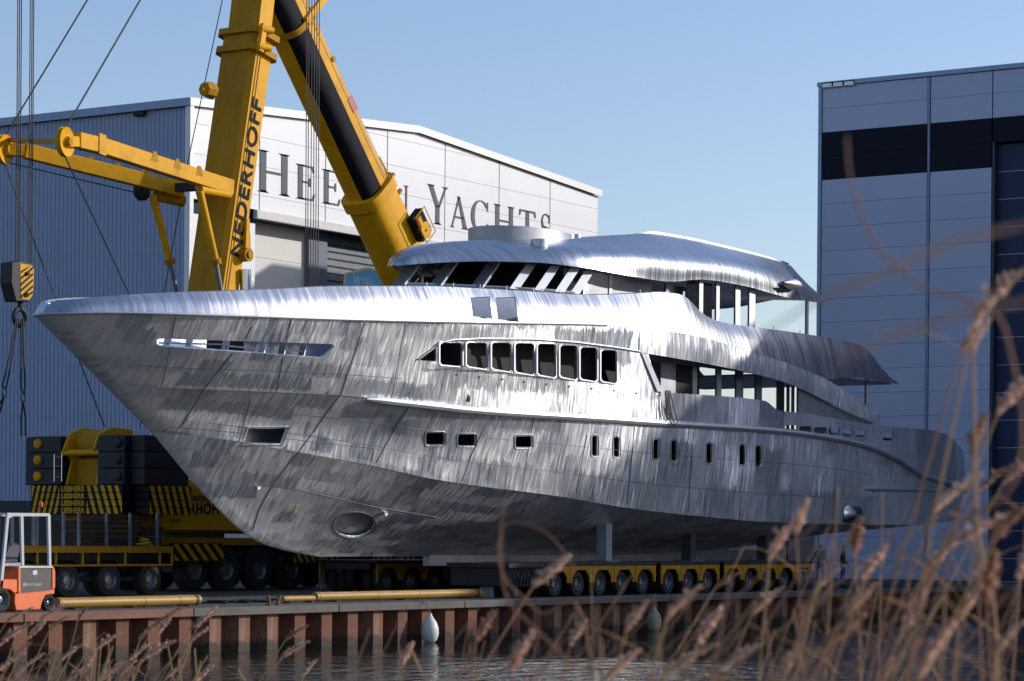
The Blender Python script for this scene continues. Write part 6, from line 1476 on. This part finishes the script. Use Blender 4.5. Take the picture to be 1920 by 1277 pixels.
right = [(1440, 1015, 6.5), (1490, 975, 6), (1010, 1075, 7), (1250, 1135, 5.5), (1180, 1160, 6), (1815, 632, 5.5), (1890, 742, 5.5), (1840, 568, 5), (1822, 822, 5.5), (1880, 985, 5), (1790, 1000, 5.5), (1855, 1090, 5), (1700, 1150, 5), (960, 1228, 6), (1370, 1235, 6), (1150, 1250, 6.5), (1900, 880, 6), (1760, 930, 6), (1630, 1060, 6), (1720, 1230, 5), (1560, 1190, 6), (1870, 1200, 5), (1660, 1250, 6), (1480, 1240, 6), (1910, 1060, 6), (1800, 1140, 6), (1740, 1060, 7), (1845, 900, 7), (1080, 1190, 7), (1310, 1180, 6.5), (1420, 1130, 7), (1530, 1090, 7), (1590, 1130, 6), (1345, 1090, 8), (1260, 1240, 7), (1600, 1010, 7), (900, 1180, 8), (760, 1230, 9)]
for k, (x, y, d_) in enumerate(sorted(right, reverse=True)): auto_reed(x, y, d_, 'blurred dry reed at right, its plume the %s from the right edge' % ordw(k), gr, lean=random.uniform(-.05, .42), r=.0045, pl=random.uniform(.08, .15), pm=random.choice((PL, PL2, PL)), leaves=3, m=random.choice((ST, ST2)), sway=RT * random.uniform(.2, 1.0), seed_n=260)
for k in range(66):
    x = 1060 + 900 * random.random() ** .62; y = random.uniform(900, 1240) if x > 1500 else random.uniform(1040, 1270)
    auto_reed(x, y, random.uniform(4.5, 8.5), 'bare blurred reed stalk, one of many at the lower right', 'bare stalks in the right foreground', lean=random.uniform(-.1, .8), r=random.uniform(.002, .0036), head=False, leaves=random.choice((1, 2, 3)), m=random.choice((ST, ST2)))
for k in range(14):
    auto_reed(random.uniform(560, 1080), random.uniform(1110, 1265), random.uniform(6, 9), 'bare blurred reed stalk in front of the water at the centre', 'bare stalks before the water at the centre', lean=random.uniform(.1, .5), r=.0035, head=False, leaves=1, m=ST2)
def px_reed(label, pts, dist, r, m=ST2, **kw):
    P = [atd(x, y, dist) for x, y in pts]; root = P[0].copy(); root.z = bank_z(root.y)
    return reed('reed', [root] + P, r, label, None, m=m, **kw)
px_reed('bent reed stalk arching in front of the keel', [(1110, 1277), (1010, 1150), (950, 1090), (935, 1040), (945, 985), (985, 982), (1035, 1008), (1080, 1070)], 5.5, .0036, head=False, leaves=0)
px_reed('thick reed stem crossing the water below the transporters', [(1130, 1310), (1090, 1262), (1000, 1175), (950, 1120), (940, 1030), (942, 950)], 4.8, .003, head=False, leaves=0)
px_reed('hooked reed stem in front of the stern', [(1490, 1290), (1545, 1130), (1565, 1050), (1605, 985), (1640, 982), (1672, 1010), (1690, 1060)], 5.0, .0036, head=False, leaves=1)
px_reed('curved reed stem reaching high before the blue hall', [(1700, 1290), (1660, 900), (1590, 560), (1585, 255), (1592, 320), (1622, 420), (1660, 480), (1740, 540), (1840, 572)][:1] + [(1905, 900), (1890, 640), (1838, 572), (1740, 541), (1660, 482), (1622, 420), (1594, 330), (1588, 255)], 3.4, .0030, head=False, leaves=0, m=ST2)
px_reed('tall straight reed with plume beside the dark door', [(1870, 1290), (1835, 1000), (1825, 700), (1822, 640)], 5.2, .0045, pl=.08, leaves=1, m=ST)
# two leaves very close to the lens
for k, (pts, lab) in enumerate((([(1960, 415), (1800, 450), (1640, 520), (1540, 560), (1370, 660)], 'long soft out-of-focus leaf across the upper part of the blue hall'), ([(1960, 560), (1800, 590), (1660, 640), (1560, 680)], 'short soft out-of-focus leaf across the blue hall'))):
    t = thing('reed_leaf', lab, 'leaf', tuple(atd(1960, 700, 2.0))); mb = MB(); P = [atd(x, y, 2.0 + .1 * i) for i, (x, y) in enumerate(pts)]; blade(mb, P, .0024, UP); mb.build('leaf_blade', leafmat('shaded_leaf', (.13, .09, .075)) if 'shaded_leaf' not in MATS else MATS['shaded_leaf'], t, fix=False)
    mb = MB(); root = atd(2010, 700, 2.0); root.z = .15; mb.tube([root, atd(2040, 900, 2.0), atd(1960, pts[0][1], 2.0)], .002, 6); mb.build('stalk', ST, t)
